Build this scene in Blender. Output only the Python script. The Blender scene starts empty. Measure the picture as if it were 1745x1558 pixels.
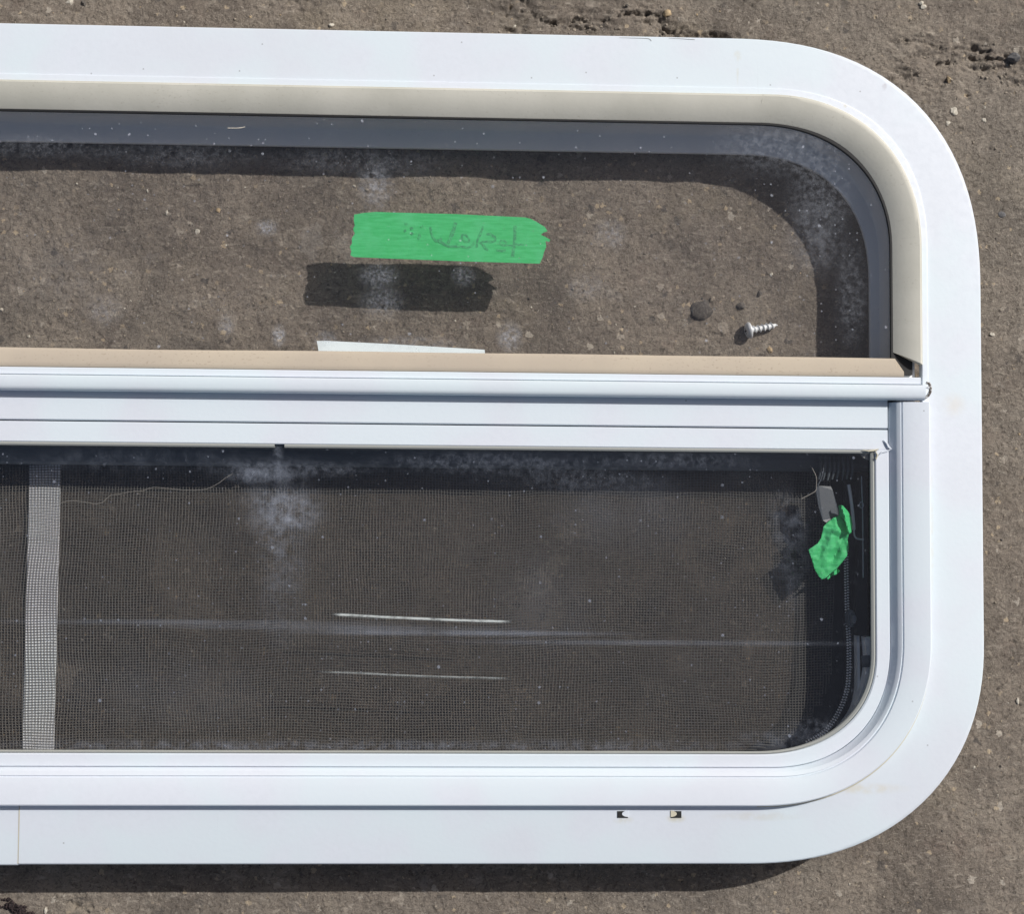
import bpy, math, random
import numpy as np
from mathutils import Vector, Matrix, noise
from mathutils.geometry import delaunay_2d_cdt
random.seed(7)
R = math.radians
S = bpy.context.scene
COL = S.collection
# ------------------------------------------------------------------ camera
W, H, F, ZC = 1745, 1558, 2400.0, 0.805
TX, TY, TH = 0.0373, 0.0522, -0.0078
d = Vector((TX, TY, -1)).normalized()
rt = d.cross(Vector((0, 1, 0))).normalized()
up = rt.cross(d)
cam_d = bpy.data.cameras.new('camera')
cam = bpy.data.objects.new('camera', cam_d)
COL.objects.link(cam)
m = Matrix((rt, up, -d)).transposed().to_4x4()
m.translation = (0, 0, ZC)
cam.matrix_world = m
cam_d.sensor_width = 36
cam_d.lens = 36 * F / W
cam_d.clip_start = 0.01
cam_d.clip_end = 100
S.camera = cam
# ------------------------------------------------------------------ sky, sun, exposure
SUN = Vector((0.87, 0.645, 1.0)).normalized()
wd = bpy.data.worlds.new('World')
S.world = wd
wd.use_nodes = True
nt = wd.node_tree
sky = nt.nodes.new('ShaderNodeTexSky')
sky.sky_type = 'NISHITA'
sky.sun_disc = False
sky.sun_elevation = math.asin(SUN.z)
sky.sun_rotation = math.atan2(SUN.x, SUN.y)
sky.dust_density = 4.0
sky.ozone_density = 0.4
nt.links.new(sky.outputs[0], nt.nodes['Background'].inputs[0])
nt.nodes['Background'].inputs[1].default_value = 0.055
sun_d = bpy.data.lights.new('sun', 'SUN')
sun_d.energy = 3.4
sun_d.angle = R(0.7)
sun_d.color = (1.0, 0.975, 0.935)
sun = bpy.data.objects.new('sun', sun_d)
COL.objects.link(sun)
sun.rotation_euler = (-SUN).to_track_quat('-Z', 'Y').to_euler()
sun.location = (0.8, 0.6, 1.2)
S.view_settings.view_transform = 'Standard'
S.view_settings.look = 'None'
S.view_settings.exposure = 0.11
S.view_settings.gamma = 1


# ------------------------------------------------------------------ measuring helpers
def world(px, py, z):
    """metres, on the level z (metres), under a reading taken off the photograph"""
    v = (px - W / 2) / F * rt - (py - H / 2) / F * up + d
    return Vector((0, 0, ZC)) + (z - ZC) / v.z * v


CT, ST = math.cos(TH), math.sin(TH)


def loc(px, py, z):
    """the same in the window's own axes, millimetres in and out"""
    p = world(px, py, z / 1000)
    return (1000 * (CT * p.x + ST * p.y), 1000 * (-ST * p.x + CT * p.y))


# ------------------------------------------------------------------ material helpers
def mat(name, color=(0.8, 0.8, 0.8), rough=0.5, metal=0.0, spec=0.5):
    m = bpy.data.materials.new(name)
    m.use_nodes = True
    b = m.node_tree.nodes['Principled BSDF']
    b.inputs['Base Color'].default_value = (*color, 1)
    b.inputs['Roughness'].default_value = rough
    b.inputs['Metallic'].default_value = metal
    b.inputs['Specular IOR Level'].default_value = spec
    return m


class G:
    """small node-graph writer"""
    def __init__(s, m):
        s.m = m
        s.t = m.node_tree
        s.b = s.t.nodes.get('Principled BSDF')
        s.out = s.t.nodes.get('Material Output')
        s.co = s.t.nodes.new('ShaderNodeTexCoord').outputs['Object']

    def n(s, kind, **kw):
        nd = s.t.nodes.new(kind)
        for k, v in kw.items():
            setattr(nd, k, v)
        return nd

    def l(s, a, b):
        s.t.links.new(a, b)

    def put(s, sock, v):
        if hasattr(v, 'links') or isinstance(v, bpy.types.NodeSocket):
            s.l(v, sock)
        else:
            sock.default_value = v

    def mapping(s, scale=(1, 1, 1), locn=(0, 0, 0), rot=(0, 0, 0), src=None):
        nd = s.n('ShaderNodeMapping')
        s.l(src or s.co, nd.inputs[0])
        nd.inputs['Scale'].default_value = scale
        nd.inputs['Location'].default_value = locn
        nd.inputs['Rotation'].default_value = rot
        return nd.outputs[0]

    def noise(s, scale, detail=4, rough=0.55, dist=0.0, src=None, col=False):
        nd = s.n('ShaderNodeTexNoise')
        s.l(src or s.co, nd.inputs['Vector'])
        nd.inputs['Scale'].default_value = scale
        nd.inputs['Detail'].default_value = detail
        nd.inputs['Roughness'].default_value = rough
        nd.inputs['Distortion'].default_value = dist
        return nd.outputs['Color' if col else 'Fac']

    def voro(s, scale, src=None, feature='F1'):
        nd = s.n('ShaderNodeTexVoronoi', feature=feature)
        s.l(src or s.co, nd.inputs['Vector'])
        nd.inputs['Scale'].default_value = scale
        return nd

    def ramp(s, v, a, b, lo=0.0, hi=1.0, smooth=True):
        nd = s.n('ShaderNodeMapRange')
        if smooth:
            nd.interpolation_type = 'SMOOTHSTEP'
        s.l(v, nd.inputs[0])
        nd.inputs[1].default_value = a
        nd.inputs[2].default_value = b
        nd.inputs[3].default_value = lo
        nd.inputs[4].default_value = hi
        return nd.outputs[0]

    def math(s, op, a, b=0.0, clamp=False):
        nd = s.n('ShaderNodeMath', operation=op)
        nd.use_clamp = clamp
        s.put(nd.inputs[0], a)
        s.put(nd.inputs[1], b)
        return nd.outputs[0]

    def mix(s, f, a, b, mode='MIX'):
        nd = s.n('ShaderNodeMix', data_type='RGBA', blend_type=mode)
        s.put(nd.inputs[0], f)
        s.put(nd.inputs[6], a if not isinstance(a, tuple) else (*a, 1)[:4])
        s.put(nd.inputs[7], b if not isinstance(b, tuple) else (*b, 1)[:4])
        return nd.outputs[2]

    def bump(s, h, strength=0.3, dist=0.001, nrm=None):
        nd = s.n('ShaderNodeBump')
        nd.inputs['Strength'].default_value = strength
        nd.inputs['Distance'].default_value = dist
        s.l(h, nd.inputs['Height'])
        if nrm:
            s.l(nrm, nd.inputs['Normal'])
        return nd.outputs[0]

    def blob(s, cx, cy, rx, ry, ang=0.0):
        """1 in the middle of an ellipse (metres), falling to 0 at its rim"""
        v = s.mapping(scale=(1, 1, 0), locn=(-cx, -cy, 0))
        v = s.mapping(scale=(1 / rx, 1 / ry, 0), rot=(0, 0, ang), src=v)
        ln = s.n('ShaderNodeVectorMath', operation='LENGTH')
        s.l(v, ln.inputs[0])
        return s.ramp(ln.outputs['Value'], 0.15, 1.0, 1.0, 0.0)


# --- white powder coat
def white_coat(name, base=(0.685, 0.728, 0.80), stains=()):
    m = mat(name, base, 0.5)
    g = G(m)
    n1 = g.noise(9, 5, 0.6)
    n2 = g.noise(260, 3, 0.6)
    c = g.mix(g.ramp(n1, 0.3, 0.75), base, tuple(x * y for x, y in zip(base, (0.955, 0.955, 0.945))))
    c = g.mix(g.ramp(n2, 0.35, 0.75, 0, 0.5), c, tuple(x * 0.93 for x in base))
    # sparse dark specks and small yellowed marks
    v = g.voro(46, src=g.mapping((1, 1, 0), locn=(0.31, 0.77, 0), rot=(0, 0, 0.62)))
    v.voronoi_dimensions = '2D'
    c = g.mix(g.ramp(g.noise(16, 3, 0.5, src=g.mapping(locn=(3, 1, 2))), 0.4, 0.6), c, tuple(x * y for x, y in zip(base, (0.965, 1.015, 0.99))))
    hz = g.ramp(g.noise(1, 4, 0.6, src=g.mapping((900, 14, 14), rot=(0, 0, 0.9))), 0.70, 0.76, 0, 0.10)
    c = g.mix(hz, c, (0.45, 0.46, 0.47))
    sep = g.n('ShaderNodeSeparateColor')
    g.l(v.outputs['Color'], sep.inputs[0])
    sp = g.math('MULTIPLY', g.ramp(v.outputs['Distance'], 0.010, 0.030, 1, 0), g.math('GREATER_THAN', sep.outputs[0], 0.92))
    c = g.mix(g.math('MULTIPLY', sp, 0.5), c, (0.16, 0.15, 0.15))
    v2 = g.voro(17)
    sep2 = g.n('ShaderNodeSeparateColor')
    g.l(v2.outputs['Color'], sep2.inputs[0])
    wob = g.math('ADD', v2.outputs['Distance'], g.math('MULTIPLY', g.noise(160, 3), 0.06))
    sp2 = g.math('MULTIPLY', g.ramp(wob, 0.04, 0.11, 1, 0), g.math('GREATER_THAN', sep2.outputs[1], 0.8))
    c = g.mix(g.math('MULTIPLY', sp2, 0.35), c, (0.62, 0.58, 0.44))
    for (cx, cy, rx, ry, ang, col, k) in stains:
        f = g.math('MULTIPLY', g.blob(cx, cy, rx, ry, ang), g.ramp(g.noise(120, 4), 0.3, 0.65))
        c = g.mix(g.math('MULTIPLY', f, k), c, col)
    g.l(c, g.b.inputs['Base Color'])
    g.l(g.ramp(n2, 0.2, 0.8, 0.50, 0.62), g.b.inputs['Roughness'])
    g.l(g.bump(g.noise(420, 3, 0.5), 0.12, 0.0004), g.b.inputs['Normal'])
    return m


def st(px, py, z, rx, ry, ang, col, k):
    x, y = loc(px, py, z)
    return (x / 1000, y / 1000, rx / 1000, ry / 1000, ang, col, k)


YEL = (0.55, 0.50, 0.33)
M_RING = white_coat('white_coat_ring', stains=[
    st(1257, 95, 38, 3, 4, 0, YEL, 0.5), st(1257, 115, 38, 1.0, 12, 0, YEL, 0.35),
    st(1507, 148, 38, 2.0, 3.2, 0.4, (0.2, 0.12, 0.15), 0.95),
    st(1440, 180, 39, 1.6, 1.8, 0, YEL, 0.7), st(1625, 690, 38, 9, 9, 0, (0.66, 0.63, 0.58), 0.5),
    st(1062, 1398, 38, 7, 3, 0, YEL, 0.45), st(1152, 1396, 38, 7, 3, 0, YEL, 0.55),
    st(1290, 1392, 38, 30, 3.5, 0, (0.55, 0.52, 0.42), 0.35),
    st(1470, 1345, 38, 34, 4, 0.62, (0.62, 0.57, 0.44), 0.5),
    st(1586, 900, 38, 2.2, 60, 0, (0.66, 0.6, 0.5), 0.5),
])
M_WHITE = white_coat('white_coat', (0.70, 0.738, 0.815))
M_RAIL = white_coat('white_coat_rail', (0.68, 0.73, 0.80))

# --- foam
def foam(name, a, b, pit):
    m = mat(name, a, 0.85, spec=0.2)
    g = G(m)
    c = g.mix(g.ramp(g.noise(16, 5, 0.6), 0.35, 0.7), a, b)
    v = g.ramp(g.noise(900, 2, 0.6, src=g.mapping((0.55, 1, 1))), 0.60, 0.70)
    band = g.ramp(g.noise(30, 3, src=g.mapping((0.3, 3, 1))), 0.42, 0.6)
    c = g.mix(g.math('MULTIPLY', g.math('MULTIPLY', v, band), 0.5), c, pit)
    g.l(c, g.b.inputs['Base Color'])
    g.l(g.bump(g.noise(500, 4, 0.6), 0.2, 0.0003), g.b.inputs['Normal'])
    return m


M_FOAM = foam('aged_foam', (0.60, 0.585, 0.52), (0.51, 0.50, 0.44), (0.42, 0.40, 0.34))
M_TAN = foam('tan_foam', (0.52, 0.45, 0.36), (0.475, 0.41, 0.335), (0.33, 0.26, 0.2))
M_ALU = mat('weathered_grey_wall', (0.36, 0.39, 0.42), 0.55)
g = G(M_ALU)
g.l(g.mix(g.ramp(g.noise(24, 6, 0.65), 0.35, 0.7), (0.86, 0.875, 0.885), (0.92, 0.92, 0.915)), g.b.inputs['Base Color'])
g.l(g.bump(g.noise(300, 3), 0.2, 0.0005), g.b.inputs['Normal'])
M_BLACK = mat('black_rubber_and_shade', (0.012, 0.012, 0.013), 0.7)
M_DARK = mat('dark_vinyl', (0.035, 0.04, 0.045), 0.5)
g = G(M_DARK)
g.l(g.mix(g.ramp(g.noise(40, 5, 0.6, src=g.mapping((0.1, 2, 1))), 0.35, 0.7), (0.075, 0.09, 0.10), (0.15, 0.17, 0.19)), g.b.inputs['Base Color'])
M_GASK = mat('grey_gasket', (0.36, 0.37, 0.35), 0.6)
M_CREAM = mat('cream_sealant', (0.58, 0.54, 0.42), 0.6)
M_METAL = mat('zinc_metal', (0.55, 0.57, 0.60), 0.5, 0.15)
g = G(M_METAL)
g.l(g.mix(g.ramp(g.noise(500, 4), 0.4, 0.7), (0.90, 0.93, 0.95), (0.68, 0.70, 0.73)), g.b.inputs['Base Color'])
M_STEEL = mat('dull_steel', (0.70, 0.73, 0.76), 0.4, 0.1)
M_GREYP = mat('grey_plastic', (0.05, 0.062, 0.078), 0.4)
M_CORR = mat('corroded_end', (0.16, 0.14, 0.12), 0.7)
g = G(M_CORR)
g.l(g.mix(g.ramp(g.noise(900, 4), 0.45, 0.6), (0.12, 0.10, 0.085), (0.55, 0.55, 0.55)), g.b.inputs['Base Color'])
M_NET = mat('screen_thread', (0.12, 0.115, 0.105), 0.5)
M_SPL = mat('spline_thread', (0.88, 0.88, 0.88), 0.5)
M_BARW = white_coat('white_screen_bar', (0.88, 0.89, 0.94))
M_INK = mat('pencil_ink', (0.055, 0.36, 0.165), 0.6)
g = G(M_INK)
g.l(g.mix(g.ramp(g.noise(900, 3, 0.7), 0.40, 0.64), (0.05, 0.29, 0.135), (0.07, 0.50, 0.19)), g.b.inputs['Base Color'])
M_FIBRE = mat('grey_fibre', (0.24, 0.225, 0.205), 0.8)
M_GLARE = mat('painted_glare', (0.86, 0.96, 1.0), 0.5)  # bright white for the painted reflection above the tan strip

M_TAPE = mat('green_masking_tape', (0.06, 0.50, 0.17), 0.6)
g = G(M_TAPE)
f1 = g.noise(1, 5, 0.65, src=g.mapping((90, 700, 90)))
f2 = g.noise(60, 4, 0.6)
c = g.mix(g.ramp(f1, 0.35, 0.7), (0.065, 0.66, 0.215), (0.115, 0.80, 0.32))
c = g.mix(g.ramp(f2, 0.45, 0.7, 0, 0.6), c, (0.15, 0.80, 0.37))
g.l(c, g.b.inputs['Base Color'])
g.l(g.bump(f1, 0.35, 0.0003), g.b.inputs['Normal'])
# thin crepe paper lets part of the light through
tl = g.n('ShaderNodeBsdfTranslucent')
tl.inputs[0].default_value = (0.16, 0.62, 0.30, 1)
tp = g.n('ShaderNodeBsdfTransparent')
tp.inputs[0].default_value = (0.75, 0.85, 0.75, 1)
m1 = g.n('ShaderNodeMixShader')
m1.inputs[0].default_value = 0.1
m2 = g.n('ShaderNodeMixShader')
m2.inputs[0].default_value = 0.28
g.l(g.b.outputs[0], m1.inputs[1])
g.l(tl.outputs[0], m1.inputs[2])
g.l(m1.outputs[0], m2.inputs[1])
g.l(tp.outputs[0], m2.inputs[2])
g.l(m2.outputs[0], g.out.inputs[0])


# --- dirty glass: clear sheet with Fresnel reflection, plus a film of dust that also carries the painted reflection in the lower pane
def glass(name, smudges, haze, specks=0.5, film=(0.62, 0.66, 0.74), tint=(0.985, 0.982, 0.978)):
    m = bpy.data.materials.new(name)
    m.use_nodes = True
    g = G(m)
    g.t.nodes.remove(g.b)
    tr = g.n('ShaderNodeBsdfTransparent')
    tr.inputs[0].default_value = (*tint, 1)
    gl = g.n('ShaderNodeBsdfGlossy')
    gl.inputs['Roughness'].default_value = 0.02
    fr = g.n('ShaderNodeFresnel')
    # the two faces of the pane are traced unbent, so the back face needs the inverse index
    bf = g.n('ShaderNodeNewGeometry').outputs['Backfacing']
    g.l(g.ramp(bf, 0.0, 1.0, 1.5, 1 / 1.5, smooth=False), fr.inputs['IOR'])
    clean = g.n('ShaderNodeMixShader')
    g.l(fr.outputs[0], clean.inputs[0])
    g.l(tr.outputs[0], clean.inputs[1])
    g.l(gl.outputs[0], clean.inputs[2])
    if not haze and not smudges:
        g.l(clean.outputs[0], g.out.inputs[0])
        return m
    f = g.ramp(g.noise(22, 6, 0.7), 0.42, 0.85, 0.15 * haze, haze)
    fine = g.ramp(g.noise(420, 4, 0.75), 0.48, 0.85)
    f = g.math('ADD', f, g.math('MULTIPLY', fine, haze * 1.6))
    # splatter
    for sc, th, k, r in ((110, 0.91, 0.75, 0.055), (250, 0.88, 0.55, 0.08)):
        src = g.mapping((1, 1, 0))
        wv = g.n('ShaderNodeVectorMath', operation='ADD')
        g.l(src, wv.inputs[0])
        nn = g.n('ShaderNodeVectorMath', operation='SCALE')
        g.l(g.noise(sc * 3, 2, col=True), nn.inputs[0])
        nn.inputs['Scale'].default_value = 0.16 / sc
        g.l(nn.outputs[0], wv.inputs[1])
        v = g.voro(sc, src=wv.outputs[0])
        v.voronoi_dimensions = '2D'
        sep = g.n('ShaderNodeSeparateColor')
        g.l(v.outputs['Color'], sep.inputs[0])
        rr = g.math('MULTIPLY', g.math('POWER', sep.outputs[1], 1.4), r * 1.3)
        clus = g.ramp(g.noise(14 + sc * 0.05, 4, 0.7, src=g.mapping(locn=(sc, 0, 0))), 0.33, 0.55, 0.1, 1)
        hit = g.math('MULTIPLY', g.math('MULTIPLY', clus, g.math('GREATER_THAN', sep.outputs[0], th)),
                     g.ramp(g.math('SUBTRACT', v.outputs['Distance'], rr), 0.0, 0.06, 1, 0))
        f = g.math('MAXIMUM', f, g.math('MULTIPLY', hit, k * specks))
    for (cx, cy, rx, ry, ang, k, gr) in smudges:
        b = g.blob(cx, cy, rx, ry, ang)
        n = g.ramp(g.noise(gr, 6, 0.75), 0.36 if gr > 100 else 0.2, 0.72 if gr > 100 else 0.78)
        f = g.math('ADD', f, g.math('MULTIPLY', g.math('MULTIPLY', b, n), k))
    # a few short pale hairs
    hv = g.noise(1, 2, 0.5, 2.5, src=g.mapping((140, 140, 1)))
    hl = g.ramp(g.math('ABSOLUTE', g.math('SUBTRACT', hv, 0.5)), 0.0, 0.010, 1, 0)
    hm = g.ramp(g.noise(38, 3, 0.6, src=g.mapping(locn=(2, 9, 0))), 0.62, 0.70)
    f = g.math('ADD', f, g.math('MULTIPLY', g.math('MULTIPLY', hl, hm), 0.16))
    f = g.math('MINIMUM', f, 0.85)
    df = g.n('ShaderNodeBsdfDiffuse')
    df.inputs[0].default_value = (*film, 1)
    mx = g.n('ShaderNodeMixShader')
    g.l(f, mx.inputs[0])
    g.l(clean.outputs[0], mx.inputs[1])
    g.l(df.outputs[0], mx.inputs[2])
    g.l(mx.outputs[0], g.out.inputs[0])
    return m


def sm(px, py, rx, ry, ang, k, gr=120):
    x, y = loc(px, py, 36)
    return (x / 1000, y / 1000, rx / 1000, ry / 1000, ang, k, gr)


M_GU = glass('upper_glass_dirty', [
    sm(640, 318, 13, 18, 0.1, 0.30, 300), sm(455, 388, 8, 6, 0.5, 0.42, 500), sm(475, 572, 5, 8, 0, 0.55, 500),
    sm(868, 575, 9, 11, 0.3, 0.42, 400), sm(385, 555, 6, 8, 0, 0.25, 400), sm(645, 470, 14, 9, 0.2, 0.30, 500),
    sm(650, 515, 16, 12, 0.1, 0.22, 500), sm(790, 470, 9, 8, 0, 0.22, 500), sm(70, 250, 60, 9, 0, 0.10, 400),
    sm(300, 265, 60, 10, 0, 0.09, 400), sm(600, 275, 70, 10, 0, 0.09, 400), sm(1330, 250, 50, 22, -0.5, 0.16, 300),
    sm(1400, 330, 26, 30, 0, 0.15, 300), sm(1390, 400, 22, 30, 0, 0.16, 260), sm(1450, 500, 12, 40, 0, 0.13, 300),
    sm(555, 578, 10, 6, 0, 0.32, 300), sm(700, 585, 40, 6, 0, 0.16, 300), sm(120, 470, 40, 30, 0, 0.05, 200),
    sm(1040, 400, 12, 12, 0, 0.22, 400), sm(1000, 490, 16, 10, 0, 0.16, 400), sm(180, 530, 14, 12, 0, 0.16, 400),
], 0.011)
M_GL = glass('lower_glass_dirt_reflection', [
    sm(485, 865, 28, 21, 0.1, 0.27, 110), sm(515, 885, 20, 12, 0.5, 0.12, 150), sm(470, 850, 28, 11, 0.3, 0.12, 150), sm(470, 900, 20, 24, 0, 0.10, 150), sm(480, 960, 18, 60, 0.03, 0.12, 150),
    sm(440, 800, 40, 9, 0.2, 0.20, 110), sm(1060, 880, 60, 30, 0.2, 0.05, 30), sm(300, 1180, 80, 30, 0, 0.04, 30),
    sm(440, 812, 24, 6, 0.25, 0.24, 120), sm(540, 800, 40, 6, 0, 0.14, 260), sm(474, 776, 4, 12, 0, 0.24, 200), sm(250, 785, 120, 9, 0, 0.06, 120),
    sm(840, 790, 90, 9, 0, 0.13, 260), sm(1000, 820, 60, 9, 0, 0.10, 260), sm(1150, 785, 60, 7, 0, 0.12, 260),
    sm(230, 1272, 120, 5, 0, 0.14, 200), sm(620, 1272, 120, 5, 0, 0.15, 200), sm(1000, 1272, 120, 5, 0, 0.14, 200),
    sm(1330, 1262, 40, 8, 0, 0.12, 160), sm(1345, 950, 14, 40, 0, 0.09, 120), sm(1340, 880, 18, 18, 0, 0.10, 120),
    sm(920, 1030, 40, 40, 0, 0.04, 40), sm(1390, 1240, 22, 8, 0.6, 0.10, 300),
    # long reflection across the pane, painted in as pale film
    sm(330, 1061, 150, 2.2, -0.004, 0.17, 14), sm(560, 1070, 130, 2.2, -0.012, 0.18, 14), sm(760, 1079, 120, 2.3, -0.014, 0.30, 14), sm(1130, 1096, 170, 2.2, -0.014, 0.13, 14),
], 0.012, 0.42, film=(0.44, 0.49, 0.60))
M_GCLEAR = glass('glass_edge_clear', [], 0)
M_GTINT = glass('added_tinted_glass', [], 0, tint=(0.83, 0.82, 0.815))  # tint added to darken the ground behind the screen

# --- ground
M_GR = mat('worn_concrete', (0.3, 0.26, 0.22), 0.93, spec=0.15)
g = G(M_GR)
big = g.noise(7, 5, 0.6, 0.4)
mid = g.noise(42, 6, 0.7, 0.3)
fine = g.noise(380, 5, 0.75, 1.2)
grain = g.noise(1000, 3, 0.7, 0.8)
streak = g.noise(300, 4, 0.7, 0.6, src=g.mapping((0.45, 1.2, 1), rot=(0, 0, 0.5)))
c = g.mix(g.ramp(big, 0.33, 0.68), (0.236, 0.201, 0.168), (0.312, 0.268, 0.220))
c = g.mix(g.ramp(mid, 0.42, 0.72, 0, 0.6), c, (0.165, 0.140, 0.121))
c = g.mix(g.ramp(g.noise(18, 4, 0.6, src=g.mapping(locn=(4, 2, 1))), 0.52, 0.72, 0, 0.55), c, (0.275, 0.234, 0.176))
c = g.mix(g.ramp(g.noise(30, 4, 0.6, src=g.mapping(locn=(9, 2, 1))), 0.56, 0.74, 0, 0.55), c, (0.220, 0.168, 0.140))
c = g.mix(g.ramp(g.noise(26, 5, 0.65, src=g.mapping(locn=(1, 7, 1))), 0.60, 0.74, 0, 0.5), c, (0.33, 0.30, 0.262))
c = g.mix(g.ramp(g.noise(13, 6, 0.65, 0.6, src=g.mapping(locn=(3, 5, 1))), 0.46, 0.68, 0, 0.7), c, (0.115, 0.099, 0.087))
c = g.mix(g.ramp(g.noise(5, 5, 0.6, 0.5, src=g.mapping(locn=(8, 3, 1))), 0.50, 0.66, 0, 0.35), c, (0.30, 0.27, 0.23))
c = g.mix(g.ramp(fine, 0.46, 0.68, 0.0, 0.85), c, (0.085, 0.071, 0.059))
c = g.mix(g.ramp(streak, 0.52, 0.74, 0.0, 0.6), c, (0.46, 0.41, 0.345))
c = g.mix(g.ramp(grain, 0.56, 0.74, 0, 0.6), c, (0.50, 0.45, 0.38))
c = g.mix(g.ramp(grain, 0.28, 0.42, 0.7, 0), c, (0.10, 0.085, 0.072))
for sc, th, r, col, k in ((170, 0.92, 0.24, (0.60, 0.54, 0.46), 0.6), (80, 0.94, 0.20, (0.50, 0.44, 0.37), 0.45),
                          (140, 0.92, 0.24, (0.09, 0.082, 0.078), 0.75), (45, 0.93, 0.24, (0.40, 0.37, 0.34), 0.25),
                          (280, 0.90, 0.3, (0.60, 0.48, 0.33), 0.6)):
    wv = g.n('ShaderNodeVectorMath', operation='ADD')
    g.l(g.mapping((1, 1, 0), locn=(sc * 0.013, sc * 0.037, 0)), wv.inputs[0])
    nn = g.n('ShaderNodeVectorMath', operation='SCALE')
    g.l(g.noise(sc * 2.5, 3, col=True), nn.inputs[0])
    nn.inputs['Scale'].default_value = 1.1 / sc
    g.l(nn.outputs[0], wv.inputs[1])
    v = g.voro(sc, src=wv.outputs[0])
    v.voronoi_dimensions = '2D'
    sep = g.n('ShaderNodeSeparateColor')
    g.l(v.outputs['Color'], sep.inputs[0])
    rr = g.math('MULTIPLY', g.math('POWER', sep.outputs[1], 1.8), r * 1.35)
    clus = g.ramp(g.noise(11 + sc * 0.06, 4, 0.7, src=g.mapping(locn=(0, sc, 0))), 0.40, 0.58, 0.15, 1)
    hit = g.math('MULTIPLY', g.math('MULTIPLY', clus, g.math('GREATER_THAN', sep.outputs[0], th)),
                 g.ramp(g.math('SUBTRACT', v.outputs['Distance'], rr), 0.0, 0.08, 1, 0))
    c = g.mix(g.math('MULTIPLY', hit, k), c, col)
g.l(c, g.b.inputs['Base Color'])
hh = g.math('ADD', g.math('MULTIPLY', fine, 1.0), g.math('MULTIPLY', grain, 0.45))
g.l(g.bump(hh, 0.85, 0.0013), g.b.inputs['Normal'])


def stone_mat(name, a, b, sc=700):
    m = mat(name, a, 0.85, spec=0.25)
    g = G(m)
    g.l(g.mix(g.ramp(g.noise(sc, 4, 0.7), 0.38, 0.65), a, b), g.b.inputs['Base Color'])
    g.l(g.bump(g.noise(900, 3), 0.5, 0.0008), g.b.inputs['Normal'])
    return m


M_SD = stone_mat('dark_stone', (0.085, 0.076, 0.070), (0.15, 0.135, 0.12))
M_SG = stone_mat('grey_stone', (0.10, 0.10, 0.105), (0.17, 0.165, 0.165))
M_SP = stone_mat('pale_stone', (0.62, 0.58, 0.50), (0.46, 0.42, 0.35))
M_SO = stone_mat('ochre_stone', (0.52, 0.40, 0.25), (0.40, 0.30, 0.19))
M_SB = stone_mat('brown_grit', (0.36, 0.31, 0.25), (0.22, 0.19, 0.155))
M_TAR = stone_mat('tarry_crumb', (0.018, 0.014, 0.015), (0.05, 0.035, 0.035))


# ------------------------------------------------------------------ object helpers
def link(name, me, material, parent=None, **props):
    o = bpy.data.objects.new(name, me)
    COL.objects.link(o)
    mats = material if isinstance(material, (list, tuple)) else [material]
    if me is not None:
        for mm in mats:
            me.materials.append(mm)
    if parent:
        o.parent = parent
    for k, v in props.items():
        o[k] = v
    return o


def mesh(name, verts, faces, smooth=35):
    me = bpy.data.meshes.new(name)
    me.from_pydata([tuple(v) for v in verts], [], faces)
    me.update()
    if smooth:
        me.shade_smooth()
        me.set_sharp_from_angle(angle=R(smooth))
    return me


MM = 0.001
X0 = -270.0      # the window's centre line: it goes on to the left of the picture


def corner(cx, cy, rx, ry, sx, sy, n, K=28, flip=False):
    out = []
    for i in range(K + 1):
        t = math.pi / 2 * i / K
        if flip:
            t = math.pi / 2 - t
        # equal-angle sampling of a superellipse
        cs, sn = math.cos(t), math.sin(t)
        r = (cs ** n + sn ** n) ** (-1 / n)
        out.append((cx + sx * rx * r * sn, cy + sy * ry * r * cs))
    return out


def loop(xr, yt, yb, rt_=(120, 120), rb_=(120, 120), nt_=2.3, nb_=2.2):
    """closed outline, starting top centre, clockwise"""
    h = [(X0, yt), (X0 + 150, yt), (X0 + 300, yt)]
    h += corner(xr - rt_[0], yt - rt_[1], rt_[0], rt_[1], 1, 1, nt_)
    h += corner(xr - rb_[0], yb + rb_[1], rb_[0], rb_[1], 1, -1, nb_, flip=True)
    h += [(X0 + 300, yb), (X0 + 150, yb), (X0, yb)]
    return h + [(2 * X0 - x, y) for x, y in reversed(h[1:-1])]


def upath(xr, yb, ytop, rb_=(65, 55), n=2.2):
    """open U: from the top right end, down and round to the top left end"""
    h = [(xr, ytop), (xr, (ytop + yb + rb_[1]) / 2)]
    h += corner(xr - rb_[0], yb + rb_[1], rb_[0], rb_[1], 1, -1, n, flip=True)
    h += [(X0 + 300, yb), (X0 + 150, yb), (X0, yb)]
    return h + [(2 * X0 - x, y) for x, y in reversed(h[:-1])]


def arch(xr, yt, ybot, r=(80, 80), n=2.2):
    h = [(X0, yt), (X0 + 150, yt), (X0 + 300, yt)]
    h += corner(xr - r[0], yt - r[1], r[0], r[1], 1, 1, n)
    h += [(xr, (ybot + yt - r[1]) / 2), (xr, ybot)]
    return [(2 * X0 - x, y) for x, y in reversed(h[1:])] + h


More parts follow.
